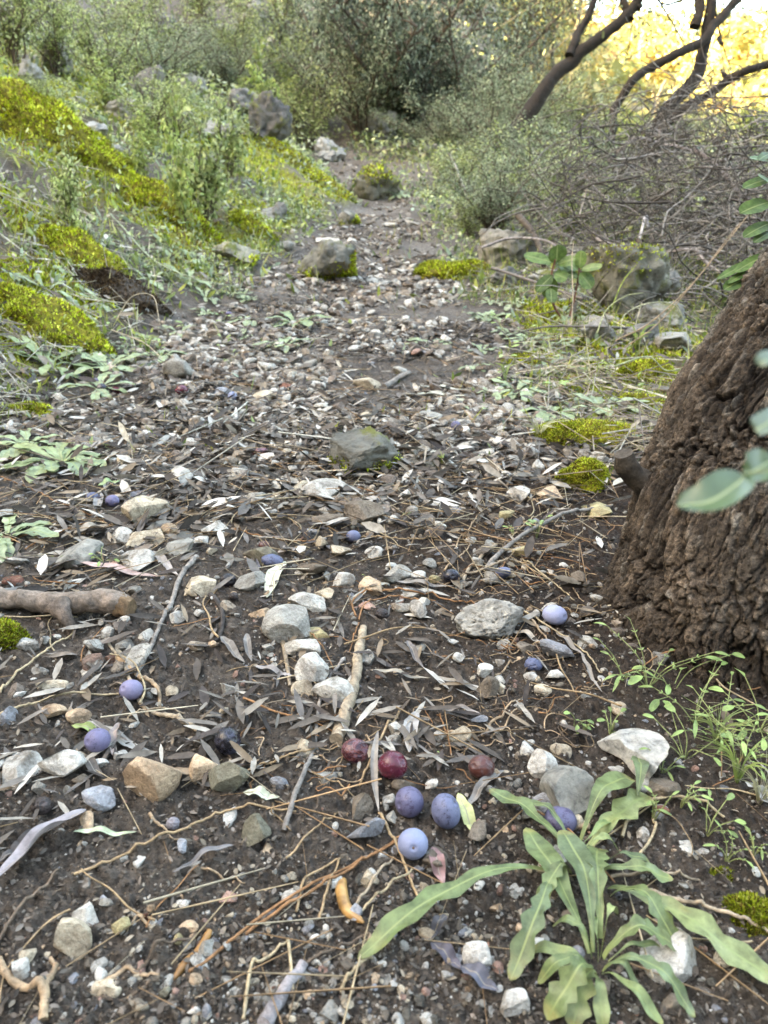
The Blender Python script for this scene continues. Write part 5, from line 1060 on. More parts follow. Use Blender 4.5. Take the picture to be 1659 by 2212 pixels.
fallen(800, 1460, 930, 1475, 12, (.30, .27, .22), 'thin curled leaf touching the pale bark stick', .5)
fallen(880, 1398, 915, 1455, 16, (.18, .16, .15), 'dark grey curled leaf right of the pale bark stick', .6)
fallen(548, 1445, 640, 1470, 16, (.28, .26, .25), 'grey rolled leaf left of the large pale stones', .6)
fallen(535, 1385, 545, 1440, 16, (.24, .22, .20), 'upright rolled leaf on bare soil left of the smooth stone', .6)
fallen(215, 1078, 262, 1068, 26, (.24, .32, .16), 'small green leaf covering the dark blue fruit', .2, .02)
lm = []
for q in range(14):
    mb = MB(); x = np.linspace(-.5, .5, 18); b_ = rng.uniform(-.10, .10); ax = np.stack([x, b_*(1-4*x*x), .05*np.sin(x*5+q)+.03], 1)
    a = rng.uniform(-.9, .9)*np.sin(x*3+q); ribbon(mb, ax, rng.uniform(.09, .19), np.stack([0*a, np.sin(a), np.cos(a)], 1), rng.uniform(.4, 1.5), lance, (1, 1, 1), 7, .12, q); lm.append(mb.mesh('fallen_leaf', M['dry']))
xy = region(150, .50, 2.0, -33, 33, lambda x, y: np.clip(sstep(.6, 1.2, y)*np.clip(.3+1.6*fbm(p3(x, y, 5), 99, 2), .03, 1), .02, 1), .3)
for n_, (x, y) in enumerate(xy):
    o = link('fallen_leaf', lm[n_ % 14]); L = rng.uniform(.018, .042)*(1+.4*sstep(.9, 1.6, y)); o.scale = (L, L, L); o.location = (x, y, Hm(x, y)+.003); g_ = gnormal(x, y)
    o.rotation_euler = (rng.normal(0, .35), rng.normal(0, .12), rng.uniform(0, 6.3)); ci = n_ % 6
    o.color = (*(np.array([(.22, .205, .185), (.15, .13, .11), (.085, .075, .07), (.32, .29, .25), (.22, .17, .125), (.16, .145, .15)][ci])*rng.uniform(.8, 1.15)), 1)
    nm_ = ['grey', 'dull brown', 'dark', 'pale', 'tan', 'purplish grey'][ci]; z_ = 'front' if y < .8 else 'middle' if y < 1.25 else 'farther part'
    tag(o, f'{nm_} curled dry narrow leaf in the {z_} of the trail', 'leaf', f'{nm_} dry leaves in the {z_} of the trail')
# seed pods
def pod(pts, wpx, col, label):
    p = np.array([pg(*a) for a in pts]); n = 40; m = smooth_poly(p, n); w_ = wpx*S(np.dot(m[n//2]-CAM, FWD))/2; t = np.linspace(0, 1, n)
    rad = w_*np.interp(t, [0, .06, .3, .7, .93, 1], [.45, .75, 1, .95, .5, .15]); m[:, 2] += w_*.8; c0 = m.mean(0); mb = MB(); tube(mb, m-c0, rad, 24, (1, 1, 1), .05, 3)
    o = mb.obj('seed_pod', M['pod']); o.location = c0; o.color = (*col, 1); tag(o, label, 'seed pod', 'orange brown seed pods on the front soil'); return o
m_, t_, b_ = newmat('pod'); c_ = mix(t_, 1., tintsrc(t_, 'obj'), ramp(t_, noise(t_, 90, 4, .6, geo_pos(t_)), [(.35, (.55, .5, .45)), (.65, (1.3, 1.25, 1.2))]), 'MULTIPLY'); t_.links.new(c_, b_.inputs['Base Color']); b_.inputs['Roughness'].default_value = .4; M['pod'] = m_
pod([(741, 1898), (738, 1930), (750, 1975), (786, 2010)], 27, (.38, .22, .08), 'curved shiny orange brown pod between needles at front centre')
pod([(456, 2022), (430, 2052), (400, 2085), (372, 2120)], 20, (.28, .15, .05), 'slim brown pod with pale edge on front left soil')

# ------------------------------------------------------------------ shrubs
def grow(h, spread, nst, nbr, r0, seed, up=1., lean=(0, 0)):
    r_ = np.random.default_rng(seed); segs = []; tips = []
    for s_ in range(nst):
        a = r_.uniform(0, 2*PI); tl = r_.uniform(.1, 1)*spread; H_ = h*r_.uniform(.35, 1.05)
        p = [np.zeros(3)+np.array([.03*math.cos(a), .03*math.sin(a), -.03])*h]
        for q in range(1, 6):
            f = q/5; p.append(np.array([math.cos(a)*tl*f**1.3, math.sin(a)*tl*f**1.3, H_*f])+r_.normal(0, .035*h, 3)*[1, 1, .3]+np.array([lean[0], lean[1], 0])*f*h)
        m = smooth_poly(p, 12); segs.append((m, np.linspace(r0, r0*.25, 12)))
        for b in range(nbr):
            k = int(r_.integers(3, 12)); a2 = r_.uniform(0, 2*PI); L = h*r_.uniform(.12, .34)*(1.15-k/14)
            d = norm(np.array([math.cos(a2), math.sin(a2), r_.uniform(.1, 1.0)*up])); e = m[k]+d*L; mid = m[k]+d*L*.5+r_.normal(0, L*.08, 3)
            bm_ = smooth_poly([m[k], mid, e], 6); segs.append((bm_, np.linspace(r0*.35, r0*.12, 6))); tips.append(bm_)
        tips.append(m[5:])
    return segs, tips
def shrub_mesh(h, spread, nst, nbr, r0, nleaf, leaf, wr, cols, seed, stemcol=(.13, .10, .08), jit=.03, tmpl=LEAF6, up=1.):
    r_ = np.random.default_rng(seed+1); segs, tips = grow(h, spread, nst, nbr, r0, seed, up)
    mb = MB()
    for m, r in segs: tube(mb, m, r, 5, np.array(stemcol)*r_.uniform(.7, 1.4))
    stems = mb.mesh('stem', M['wooda'])
    pts = np.concatenate(tips); own = np.concatenate([np.full(len(t), i) for i, t in enumerate(tips)]); tone = r_.uniform(.6, 1.35, len(tips))
    idx = r_.integers(0, len(pts), nleaf); p = pts[idx]+r_.normal(0, jit*h, (nleaf, 3)); L = r_.uniform(.6, 1.2, nleaf)*leaf
    m = rots(nleaf, r_, 2.0); c = palette(nleaf, cols, .2, r_)*tone[own[idx]][:, None]; mb = MB()
    inst(mb, tmpl[0], tmpl[1], m*(L[:, None, None]*np.array([wr, 1, .8])), p, c)
    return stems, mb.mesh('foliage', M['foliage'])
C_gray = [(.20, .25, .14), (.34, .39, .25), (.08, .11, .06), (.46, .51, .35)]
C_dark = [(.09, .12, .075), (.17, .205, .14), (.05, .065, .04), (.28, .32, .23)]
C_olv = [(.28, .34, .12), (.42, .48, .19), (.12, .16, .05), (.56, .60, .30)]
C_yel = [(.34, .40, .12), (.26, .34, .10), (.42, .46, .17)]
SH = {
 'thin': shrub_mesh(1., .30, 5, 12, .010, 800, .055, .62, C_olv, 1),
 'thin2': shrub_mesh(1., .22, 4, 10, .009, 600, .06, .6, C_yel, 2),
 'airy': shrub_mesh(1., .80, 11, 14, .011, 2500, .036, .45, C_olv, 3, jit=.04),
 'bush': shrub_mesh(1., 1.05, 20, 20, .016, 11000, .030, .45, C_gray, 4, jit=.05),
 'dense': shrub_mesh(1., 1.1, 26, 22, .018, 17000, .028, .5, C_dark, 5, jit=.055),
 'herb': shrub_mesh(1., .6, 10, 10, .008, 2600, .05, .42, C_yel, 6, jit=.04)}
def shrub(kind, X, Y, hpx, label, group, wf=1., tint=(1, 1, 1), d=None, rz=None):
    """base pixel, height in pixels; d overrides the depth"""
    if d is None: q, t = P(X, Y)
    else: q = R(X, Y, d); t = d; q[2] = float(H(q[0], q[1]))
    h = hpx*S(t); o = empty('shrub', (q[0], q[1], q[2]-.01)); o.scale = (h*wf, h*wf, h); o.rotation_euler = (0, 0, rng.uniform(0, 6.3) if rz is None else rz)
    st_, fo = SH[kind]; link('stem', st_, o); f = link('foliage', fo, o); tag(o, label, 'shrub', group); return o
TG = 'thin young shrubs on the left bank'
shrub('thin', 455, 495, 270, 'tallest thin leafy shrub beside the long yellow moss hump', TG, .9)
shrub('thin2', 395, 505, 300, 'slender pale shrub just left of the tallest thin shrub', TG, .6)
shrub('thin', 160, 500, 240, 'thin dark leaved shrub growing from the left mossy bank', TG, .7)
shrub('thin2', 310, 385, 130, 'small bright shrub behind the long yellow moss hump', TG, .9)
shrub('thin', 500, 400, 210, 'thin shrub between the tall craggy rock and the trail', TG, .9)
shrub('thin2', 565, 300, 200, 'tall thin shrub with rounded leaf tufts beside the craggy rock', TG, .9)
UG = 'leafy shrubs on the upper left hillside'
for n_, (X, Y, hp, k_, wf, l_) in enumerate([
 (235, 215, 260, 'airy', .9, 'airy shrub with several upright stems above the pale layered rock'), (30, 140, 330, 'airy', .9, 'tall airy shrub at the top left corner'),
 (120, 160, 230, 'airy', 1., 'airy shrub between the corner shrub and the upright stemmed one'), (340, 150, 220, 'airy', 1., 'olive green shrub behind the leaning grey rock'),
 (520, 190, 200, 'airy', 1.1, 'loose shrub right of the highest hillside rock'), (650, 260, 230, 'airy', 1.2, 'yellow green loose shrub right of the tall craggy rock'),
 (600, 120, 240, 'airy', 1.2, 'shrub at the top edge left of the pale upright rock'), (440, 60, 200, 'airy', 1.2, 'shrub at the top edge above the highest hillside rock'),
 (720, 190, 260, 'bush', 1.0, 'dense bush left of the dark central bush')]):
    shrub(k_, X, Y, hp*.78, l_, UG, wf)
for n_ in range(22):
    X = rng.uniform(0, 700); Y = rng.uniform(60, 330)
    if X > 420 and Y > 280: X -= 300
    shrub(('airy', 'thin2', 'airy', 'bush')[n_ % 4], X, Y, rng.uniform(60, 120)*(.7+Y/500), 'one of many low scrubby shrubs dotted over the rocky left hillside', 'low scrubby shrubs dotted over the left hillside', 1.4)
BG = 'grey green bushes behind the trail bend'
for n_, (X, Y, hp, k_, wf, d, l_) in enumerate([
 (880, 300, 420, 'dense', .75, 9.5, 'tall dark grey green bush at top centre'), (780, 300, 260, 'bush', .8, 9.0, 'grey bush left of the tall dark central bush'),
 (985, 320, 280, 'dense', .8, 9.2, 'dark bush right of the tall central bush'), (1100, 320, 170, 'bush', 1., 8.6, 'broad bush left of the leaning tree foot'),
 (1060, 330, 180, 'bush', .9, 7.8, 'low grey green bush before the broad bush'), (960, 330, 130, 'bush', 1.2, 8.4, 'small grey bush at the foot of the central bush'),
 (850, 300, 110, 'airy', 1.5, 9.6, 'loose pale bush just behind the trail bend'), (670, 300, 150, 'airy', 1.3, 8.6, 'yellow green loose bush left of the trail bend'),
 (1190, 260, 150, 'bush', 1., 8.4, 'low bush at the foot of the leaning tree'), (900, 150, 240, 'dense', 1., 16, 'high dark bush behind the central bush'),
 (760, 120, 280, 'bush', 1., 15, 'far grey bush on the skyline left of centre'), (1010, 220, 120, 'bush', 1., 15, 'far bush on the skyline right of centre')]):
    shrub(k_, X, Y, hp, l_, BG, wf, d=d)
RG = 'low green shrubs right of the trail'
for n_, (X, Y, hp, k_, wf, l_) in enumerate([
 (1010, 515, 90, 'airy', 1.2, 'low shrub at the right trail edge above the long moss hump'), (1060, 500, 170, 'bush', 1., 'rounded grey shrub in front of the flat white rock'),
 (1150, 480, 190, 'airy', 1.2, 'olive green shrub left of the dead brush pile'), (1230, 440, 170, 'bush', 1.1, 'thick shrub in front of the broad sunlit outcrop'),
 (1010, 430, 120, 'airy', 1.3, 'small shrub beyond the rounded grey shrub'), (1120, 400, 130, 'bush', 1.2, 'shrub behind the olive green shrub left of the brush pile'),
 (1290, 340, 110, 'herb', 1.3, 'low bright shrub below the arched limb'), (1370, 330, 90, 'herb', 1.3, 'low bright shrub between the two right tree trunks'),
 (1200, 340, 120, 'airy', 1.3, 'airy shrub in front of the leaning tree foot'), (1460, 320, 100, 'bush', 1.2, 'bush just right of the forked tree foot'),
 (1560, 300, 90, 'herb', 1.5, 'pale low shrub at the ridge near the right edge'), (1640, 310, 110, 'herb', 1.5, 'pale shrub at the ridge on the right edge'),
 (1230, 520, 130, 'herb', 1.1, 'bright leaved shrub growing out of the brush left side'), (1330, 500, 130, 'herb', 1.2, 'bright leaved shrub in the middle of the brush pile'),
 (1450, 480, 110, 'herb', 1.2, 'bright leaved shrub at the right of the brush pile'), (960, 400, 80, 'airy', 1.3, 'low shrub just right of the trail bend'),
 (1500, 250, 80, 'bush', 1.6, 'low bush on the ridge behind the brush pile')]):
    shrub(k_, X, Y, hp, l_, RG, wf)
# undergrowth filling between: one mass of leaf tips
under = lambda x, y: np.clip(1.1-pathmask(x, y)*1.2*sstep(13, 8, y), 0, 1)*np.clip(.5+1.2*fbm(p3(x, y, 1.3), 88, 3), .05, 1)
mb = MB(); n_ = 62000; xy = region(n_, 2.9, 26, -40, 36, under, .3); T = ground_pts(xy); hh_ = rng.random(n_)**1.4*np.clip(.045*np.hypot(xy[:, 0], xy[:, 1])-.05, .06, 1.2)*np.clip(.4+1.1*fbm(p3(xy[:, 0], xy[:, 1], 1.1), 89, 3), .08, 1)
T[:, 2] += hh_; L = rng.uniform(.03, .06, n_)*np.clip(xy[:, 1]/7, .55, 1.6)
tone = (1+.6*fbm(p3(xy[:, 0], xy[:, 1], 2.2), 90, 3))[:, None]
inst(mb, LEAF4[0], LEAF4[1], rots(n_)*(L[:, None, None]*np.array([.5, 1, .6])), T, palette(n_, C_gray+C_olv, .25)*tone)
o = mb.obj('undergrowth', M['foliage']); tag(o, 'mixed grey green undergrowth covering the slopes behind the trail', kind='stuff')

# ------------------------------------------------------------------ dead brush pile
mb = MB(); bigs = []
def brush_h(x, y): return .55*np.exp(-((x-1.45)/.75)**2-((y-3.7)/.9)**2)+.30*np.exp(-((x-.95)/.5)**2-((y-3.9)/.7)**2)+.25*np.exp(-((x-2.2)/.8)**2-((y-4.2)/1.0)**2)
for n_ in range(3600):
    x, y = rng.normal(1.55, .62), rng.normal(3.7, .62)
    if x < .62+.1*(y-3) or x > 3.4: continue
    hb = float(brush_h(x, y)); z = float(H(x, y))+hb*rng.uniform(.1, 1.08)+.02
    a = rng.uniform(0, 6.3); L = rng.uniform(.12, .5); el = rng.normal(-.05, .35); p = [np.array([x, y, z])]
    for q in range(4): a += rng.normal(0, .45); el += rng.normal(-.05, .25); p.append(p[-1]+np.array([math.cos(a)*math.cos(el), math.sin(a)*math.cos(el), math.sin(el)])*L/4)
    r0 = rng.uniform(.0012, .0035)*(1.5 if n_ % 12 == 0 else 1)
    tube(mb, smooth_poly(p, 9), np.linspace(r0, r0*.4, 9), 4, np.array(random.choice([(.23, .215, .20), (.16, .148, .138), (.11, .10, .09), (.36, .34, .32), (.07, .06, .052), (.11, .095, .085)]))*rng.uniform(.8, 1.2))
o = mb.obj('brush_pile', M['wooda']); tag(o, 'tangled heap of thin grey dead twigs on the right bank', 'brush', kind='stuff')
BB = 'larger dead branches in the brush pile'
def rbranch(pts, r0, r1, col, label, group, name='dead_branch', cat='branch', sides=8, knots=0, seed=0, rough=.2):
    m = smooth_poly([R(*p) for p in pts], 14*len(pts)); c0 = m[0].copy(); mb = MB(); tube(mb, m-c0, np.linspace(r0, r1, len(m)), sides, col, rough, seed)
    o = mb.obj(name, M['wooda']); o.location = c0; tag(o, label, cat, group); return o
GB, DB = (.34, .31, .31), (.10, .08, .065)
for n_, (pts, r0, r1, c_, l_) in enumerate([
 ([(1315, 350, 4.0), (1370, 300, 3.9), (1430, 310, 3.9), (1480, 320, 3.8), (1545, 345, 3.8), (1620, 340, 3.7)], .010, .006, GB, 'long arching grey branch along the top of the brush pile'),
 ([(1445, 320, 3.9), (1425, 285, 3.9), (1390, 275, 3.9), (1340, 330, 3.9)], .006, .003, GB, 'looping thin grey branch at the left top of the brush pile'),
 ([(1500, 320, 3.6), (1560, 370, 3.5), (1600, 420, 3.4), (1640, 440, 3.3)], .012, .007, (.22, .19, .19), 'thick grey branch slanting down right through the brush'),
 ([(1540, 300, 3.8), (1570, 330, 3.7), (1580, 345, 3.7)], .012, .010, DB, 'short dark broken branch on top of the brush near the right'),
 ([(1610, 300, 3.8), (1612, 330, 3.75), (1600, 350, 3.7)], .010, .008, DB, 'upright dark stub at the right end of the brush pile'),
 ([(1120, 465, 3.6), (1150, 500, 3.4), (1170, 545, 3.2), (1175, 575, 3.1)], .016, .010, DB, 'dark leaning stick at the left side of the brush pile'),
 ([(1400, 490, 3.0), (1395, 465, 3.0), (1380, 520, 2.9), (1360, 545, 2.9)], .006, .004, (.5, .47, .47), 'pale hooked twig in the middle of the brush'),
 ([(1290, 515, 3.0), (1340, 535, 2.9), (1420, 545, 2.9), (1500, 540, 2.8), (1560, 570, 2.8)], .009, .005, GB, 'long grey branch lying over the pale bank boulder'),
 ([(1378, 518, 2.8), (1400, 555, 2.75), (1430, 575, 2.7)], .010, .006, DB, 'dark forked stick above the pale bank boulder'),
 ([(1500, 535, 2.8), (1530, 570, 2.75), (1560, 590, 2.7)], .007, .004, GB, 'grey twig bending down at the right of the boulder'),
 ([(1062, 578, 2.8), (1130, 600, 2.7), (1200, 625, 2.6), (1260, 645, 2.5)], .006, .004, (.2, .18, .17), 'thin dark branch behind the broad leaved seedling'),
 ([(1040, 535, 3.2), (1100, 515, 3.2), (1180, 520, 3.1), (1235, 560, 3.0)], .006, .004, GB, 'thin grey branch arching over the rock behind the seedling'),
 ([(1270, 400, 3.6), (1262, 430, 3.6), (1250, 470, 3.5)], .005, .004, (.42, .38, .34), 'upright pale twig at the left of the brush pile'),
 ([(1330, 450, 3.3), (1310, 430, 3.3), (1262, 380, 3.4)], .005, .003, GB, 'grey twig with sharp bend in the left brush'),
 ([(1012, 430, 4.5), (1000, 400, 4.5), (985, 360, 4.5), (970, 330, 4.5)], .010, .004, (.44, .41, .38), 'bare pale forked sapling right of the trail bend')]):
    rbranch(pts, r0, r1, c_, l_, BB, seed=n_)

# ------------------------------------------------------------------ leaning trees at the upper right
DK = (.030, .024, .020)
def btree(label, limbs, seed, crown=None, col=DK, name='tree', group=None):
    base = R(*limbs[0][0][0]); o = empty(name, base); tag(o, label, 'tree', group); first = True
    for pts, r0, r1 in limbs:
        m = smooth_poly([R(*p) for p in pts], 18*len(pts)); n = len(m); mb = MB(); m[:, :] += .012*np.stack([fbm(m*3+seed, 5, 2), fbm(m*3+seed, 6, 2), fbm(m*3+seed, 7, 2)], -1)*4*(r0 < .2); tube(mb, m-base, np.linspace(r0, r1, n), 14, col, .26, seed); seed += 1
        mb.obj('trunk' if first else 'limb', M['wooda'], o); first = False
    if crown:
        mb = MB(); n_, cc, sp, L0, cols = crown; c = np.array([R(*k) for k in cc]); k = rng.integers(0, len(c), n_); p = c[k]+rng.normal(0, sp, (n_, 3)); L = rng.uniform(.6, 1.2, n_)*L0
        inst(mb, LEAF6[0], LEAF6[1], rots(n_)*(L[:, None, None]*np.array([.4, 1, .6])), p-base, palette(n_, cols, .3)); mb.obj('crown', M['foliage'], o)
        mb = MB(); end = R(*limbs[0][0][-1])
        for q in range(40):
            e = p[rng.integers(0, n_)]; s_ = end if q < 12 else c[rng.integers(0, len(c))]; tube(mb, smooth_poly([s_-base, (s_+e)/2-base+rng.normal(0, .08, 3), e-base], 8), np.linspace(.014, .004, 8), 4, col)
        mb.obj('twigs', M['wooda'], o)
    return o
CW = [(.16, .20, .10), (.22, .26, .13), (.30, .30, .12)]
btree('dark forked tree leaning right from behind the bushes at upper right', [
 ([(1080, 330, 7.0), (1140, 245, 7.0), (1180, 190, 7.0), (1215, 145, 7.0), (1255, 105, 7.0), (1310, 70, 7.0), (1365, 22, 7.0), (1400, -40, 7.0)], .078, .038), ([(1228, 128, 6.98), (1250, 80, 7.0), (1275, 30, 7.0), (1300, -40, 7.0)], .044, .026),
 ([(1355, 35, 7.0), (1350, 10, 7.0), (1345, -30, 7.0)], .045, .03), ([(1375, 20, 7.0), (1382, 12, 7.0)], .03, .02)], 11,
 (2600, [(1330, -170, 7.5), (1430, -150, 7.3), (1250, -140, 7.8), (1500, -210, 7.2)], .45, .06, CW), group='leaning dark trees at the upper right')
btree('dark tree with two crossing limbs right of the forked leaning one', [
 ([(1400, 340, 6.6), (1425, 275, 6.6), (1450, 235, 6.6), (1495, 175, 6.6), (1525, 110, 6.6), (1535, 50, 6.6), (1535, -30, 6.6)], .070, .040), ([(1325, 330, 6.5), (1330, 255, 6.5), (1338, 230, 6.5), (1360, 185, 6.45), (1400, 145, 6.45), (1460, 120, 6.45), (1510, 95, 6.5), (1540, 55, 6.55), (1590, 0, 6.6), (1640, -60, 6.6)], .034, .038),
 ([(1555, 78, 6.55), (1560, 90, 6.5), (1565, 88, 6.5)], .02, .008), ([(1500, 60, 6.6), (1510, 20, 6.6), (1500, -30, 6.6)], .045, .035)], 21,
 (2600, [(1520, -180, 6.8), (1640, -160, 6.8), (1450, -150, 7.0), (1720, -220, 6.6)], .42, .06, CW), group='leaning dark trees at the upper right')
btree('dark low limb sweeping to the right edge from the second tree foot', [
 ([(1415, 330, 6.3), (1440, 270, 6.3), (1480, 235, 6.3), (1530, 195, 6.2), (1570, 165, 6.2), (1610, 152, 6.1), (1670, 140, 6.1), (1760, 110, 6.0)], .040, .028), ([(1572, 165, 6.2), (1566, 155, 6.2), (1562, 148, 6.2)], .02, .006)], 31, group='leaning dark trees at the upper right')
PT = 'pale thin trees against the sky'
for n_, (pts, r_0, l_) in enumerate([
 ([(1160, 150, 16), (1158, 110, 16), (1150, 60, 16), (1140, 0, 16), (1130, -60, 16)], .07, 'pale thin tree right of the dark central bush'),
 ([(1165, 150, 16.5), (1175, 100, 16.5), (1180, 50, 16.5), (1182, -50, 16.5)], .055, 'second pale thin tree against the white sky'),
 ([(1210, 180, 15), (1235, 110, 15), (1250, 40, 15), (1262, -50, 15)], .06, 'pale thin tree leaning behind the forked dark one'),
 ([(1195, 160, 17), (1195, 90, 17), (1205, 20, 17), (1210, -50, 17)], .045, 'slim tree between two pale thin ones'),
 ([(960, 120, 15), (958, 60, 15), (950, 0, 15), (945, -50, 15)], .06, 'pale thin tree rising from the dark bush at top centre'),
 ([(1000, 120, 15.5), (1010, 60, 15.5), (1020, -50, 15.5)], .05, 'slim pale tree at top centre right of the dark bush'),
 ([(1415, 290, 13), (1418, 245, 13), (1422, 210, 13), (1440, 175, 13)], .055, 'short bare snag between the two dark trees')]):
    btree(l_, [(pts, r_0, r_0*.5)], 41+n_*3, (900, [(pts[-2][0]-30, 20, pts[0][2]), (pts[-2][0]+30, -30, pts[0][2]), (pts[-2][0], 60, pts[0][2])], .8, .11, CW) if n_ < 6 else None, (.13, .115, .09), group=PT)

# far wood across the valley
def far_wood():
    mb = MB(); n_c = 520; a = np.radians(rng.uniform(-3, 44, n_c)); d = rng.uniform(40, 125, n_c); x, y = d*np.sin(a), d*np.cos(a); z = H(x, y)
    cols = np.array([(.60, .47, .17), (.54, .41, .15), (.50, .46, .20), (.36, .38, .16), (.62, .52, .25), (.42, .29, .14), (.26, .28, .13)])
    trunkm = MB()
    for i_ in range(n_c):
        r = rng.uniform(1.3, 2.6); n_ = int(90*r)
        th_ = rng.random(n_)*2*PI; ph_ = np.arccos(rng.uniform(-.5, 1, n_)); rr = r*rng.uniform(.55, 1.05, n_)
        p = np.stack([rr*np.sin(ph_)*np.cos(th_), rr*np.sin(ph_)*np.sin(th_), rr*np.cos(ph_)*1.1], -1)*(1+.3*vn(np.stack([np.cos(th_)*2+i_, np.sin(th_)*2, ph_], -1), 3))[:, None]+[x[i_], y[i_], z[i_]+r*1.15]
        L = rng.uniform(.35, .8, n_); inst(mb, LEAF4[0], LEAF4[1], rots(n_)*(L[:, None, None]*np.array([.8, 1, 1])), p, np.tile(cols[rng.integers(0, 7)]*rng.uniform(.75, 1.1), (n_, 1))*rng.uniform(.8, 1.2, (n_, 1)))
        if i_ % 2 == 0: tube(trunkm, [[x[i_], y[i_], z[i_]-.3], [x[i_]+.1, y[i_], z[i_]+r*1.5], [x[i_]+.3, y[i_], z[i_]+r*2.2]], [.12, .08, .03], 5, (.30, .24, .18))
    o = mb.obj('far_woodland', M['foliage']); tag(o, 'golden sunlit woodland covering the far side of the valley', kind='stuff')
    o = trunkm.obj('far_trunks', M['wooda']); tag(o, 'thin bare trunks standing in the golden far woodland', kind='stuff')
far_wood()
# pale bare bushes just over the ridge
mb = MB(); n_ = 9000; a = np.radians(rng.uniform(7, 40, n_)); d = rng.uniform(11, 24, n_); x, y = d*np.sin(a), d*np.cos(a); z = H(x, y)+rng.random(n_)*1.0+.2
zmax = CAM_Z+d*math.tan(math.radians(4.3))+.6*fbm(p3(x, y, .8), 8, 3); z = np.minimum(z, np.maximum(zmax, H(x, y)+.1))
inst(mb, LEAF4[0], LEAF4[1], rots(n_)*(rng.uniform(.05, .10, n_)[:, None, None]*np.array([.5, 1, .8])), np.stack([x, y, z], -1), palette(n_, C_yel+C_olv, .3))
o = mb.obj('ridge_scrub', M['foliage']); tag(o, 'pale green scrub just over the ridge at the right', kind='stuff')

# ------------------------------------------------------------------ seedlings, sprouts and the near sprig
def blade_leaf(parent, off, A, d, L, W, col, prof=lance, fold=.12, seed=0, up=(0, 0, 1), droop=.15, mat='leafg', name='leaf', n=18):
    A = np.asarray(A, float); d = norm(d); t = np.linspace(0, 1, n)[:, None]; ax = A+d*L*t; ax[:, 2] -= droop*L*t[:, 0]**2
    mb = MB(); ribbon(mb, ax-off, W, up, fold, prof, col, 7, .03, seed); return mb.obj(name, M[mat], parent)
oval = lambda t: np.sqrt(np.clip(1-(2*np.clip((t-.08)/.92, 0, 1)-1)**2, 0, 1))*.98+.03
c0 = pg(1225, 700); D = np.dot(c0-CAM, FWD); sd_ = empty('seedling', c0); tag(sd_, 'young seedling with broad rounded leaves on reddish stems on the right bank', 'seedling')
for q, (st_, lv) in enumerate([
 ([(1225, 700), (1198, 662), (1188, 625), (1192, 590), (1200, 560)], [(1202, 570, 1205, 528, 44), (1198, 568, 1135, 548, 30), (1202, 572, 1242, 556, 26), (1196, 590, 1225, 600, 34), (1192, 595, 1185, 640, 34), (1196, 592, 1160, 625, 26), (1204, 575, 1244, 588, 24), (1190, 620, 1192, 650, 26)]),
 ([(1232, 695), (1240, 650), (1248, 610), (1252, 578)], [(1252, 582, 1256, 540, 26), (1253, 582, 1300, 572, 20), (1252, 588, 1278, 618, 36), (1250, 585, 1222, 562, 26), (1250, 598, 1225, 590, 22)])]):
    m = smooth_poly([R(x_, y_, D-.02*k_) if k_ else c0-[0, 0, .01] for k_, (x_, y_) in enumerate(st_)], 30); mb = MB(); tube(mb, m-c0, np.linspace(.004, .0025, 30), 8, (.24, .12, .09), .1, q); mb.obj('stem', M['wooda'], sd_)
    for k_, (x0, y0, x1, y1, wp) in enumerate(lv):
        A = R(x0, y0, D-.06); B = R(x1, y1, D-.06+rng.uniform(-.05, .03)); W = wp*S(D)
        blade_leaf(sd_, c0, A, B-A, np.linalg.norm(B-A)*1.05, W, np.array((.11, .17, .045))*rng.uniform(.8, 1.3), oval, .10, k_, up=norm(np.array([rng.normal(0, .2), -.75, .8])), droop=.05)
# leaves sprouting from the trunk at the right edge
c0 = R(1655, 480, .86); sp = empty('leafy_sprout', c0); tag(sp, 'dark green toothed leaves sprouting beside the trunk at the right edge', 'sprout')
mb = MB(); tube(mb, smooth_poly([R(1700, 640, .9), R(1680, 560, .88), R(1668, 470, .86), R(1665, 380, .86), R(1668, 320, .86)], 30)-c0, np.linspace(.004, .002, 30), 8, (.14, .10, .06)); mb.obj('stem', M['wooda'], sp)
for k_, (x0, y0, x1, y1, wp) in enumerate([(1668, 330, 1640, 338, 20), (1668, 350, 1622, 332, 18), (1668, 385, 1606, 396, 26), (1666, 435, 1600, 450, 40), (1668, 480, 1608, 502, 30), (1670, 500, 1630, 515, 22), (1672, 545, 1590, 575, 26), (1640, 560, 1552, 590, 20), (1640, 590, 1565, 615, 34), (1672, 400, 1640, 372, 22), (1650, 570, 1575, 600, 18)]):
    A = R(x0, y0, .86); B = R(x1, y1, .84); blade_leaf(sp, c0, A, B-A, np.linalg.norm(B-A), wp*S(.85), np.array((.085, .14, .035))*rng.uniform(.8, 1.6), oval, .15, k_, up=norm(np.array([.1, -.7, .9])), droop=.1)
# out of focus sprig close to the lens
c0 = R(1700, 1010, .22); sg = empty('leafy_sprig', c0); tag(sg, 'blurred drooping green leaf sprig hanging close by before the trunk', 'sprig')
mb = MB(); tube(mb, smooth_poly([R(1780, 780, .23), R(1715, 900, .225), R(1700, 1000, .22), R(1600, 1030, .22)], 30)-c0, np.linspace(.0012, .0006, 30), 8, (.16, .17, .07)); mb.obj('stem', M['wooda'], sg)
def curl_leaf(pts, W, col, up, seed):
    ax = smooth_poly([R(*p) for p in pts], 26); mb = MB(); ribbon(mb, ax-c0, W, up, .55, oval, col, 9, .03, seed); mb.obj('leaf', M['gloss'], sg)
M['gloss'] = mat_leaf('glossy_leaf', 'attr', (.30, .36, .18), .04, .22, .2, .2, 90, .6)
curl_leaf([(1618, 1020, .22), (1585, 1052, .217), (1530, 1085, .215), (1462, 1092, .217)], .0115, (.10, .15, .07), norm(np.array([-.1, -.45, 1])), 1)
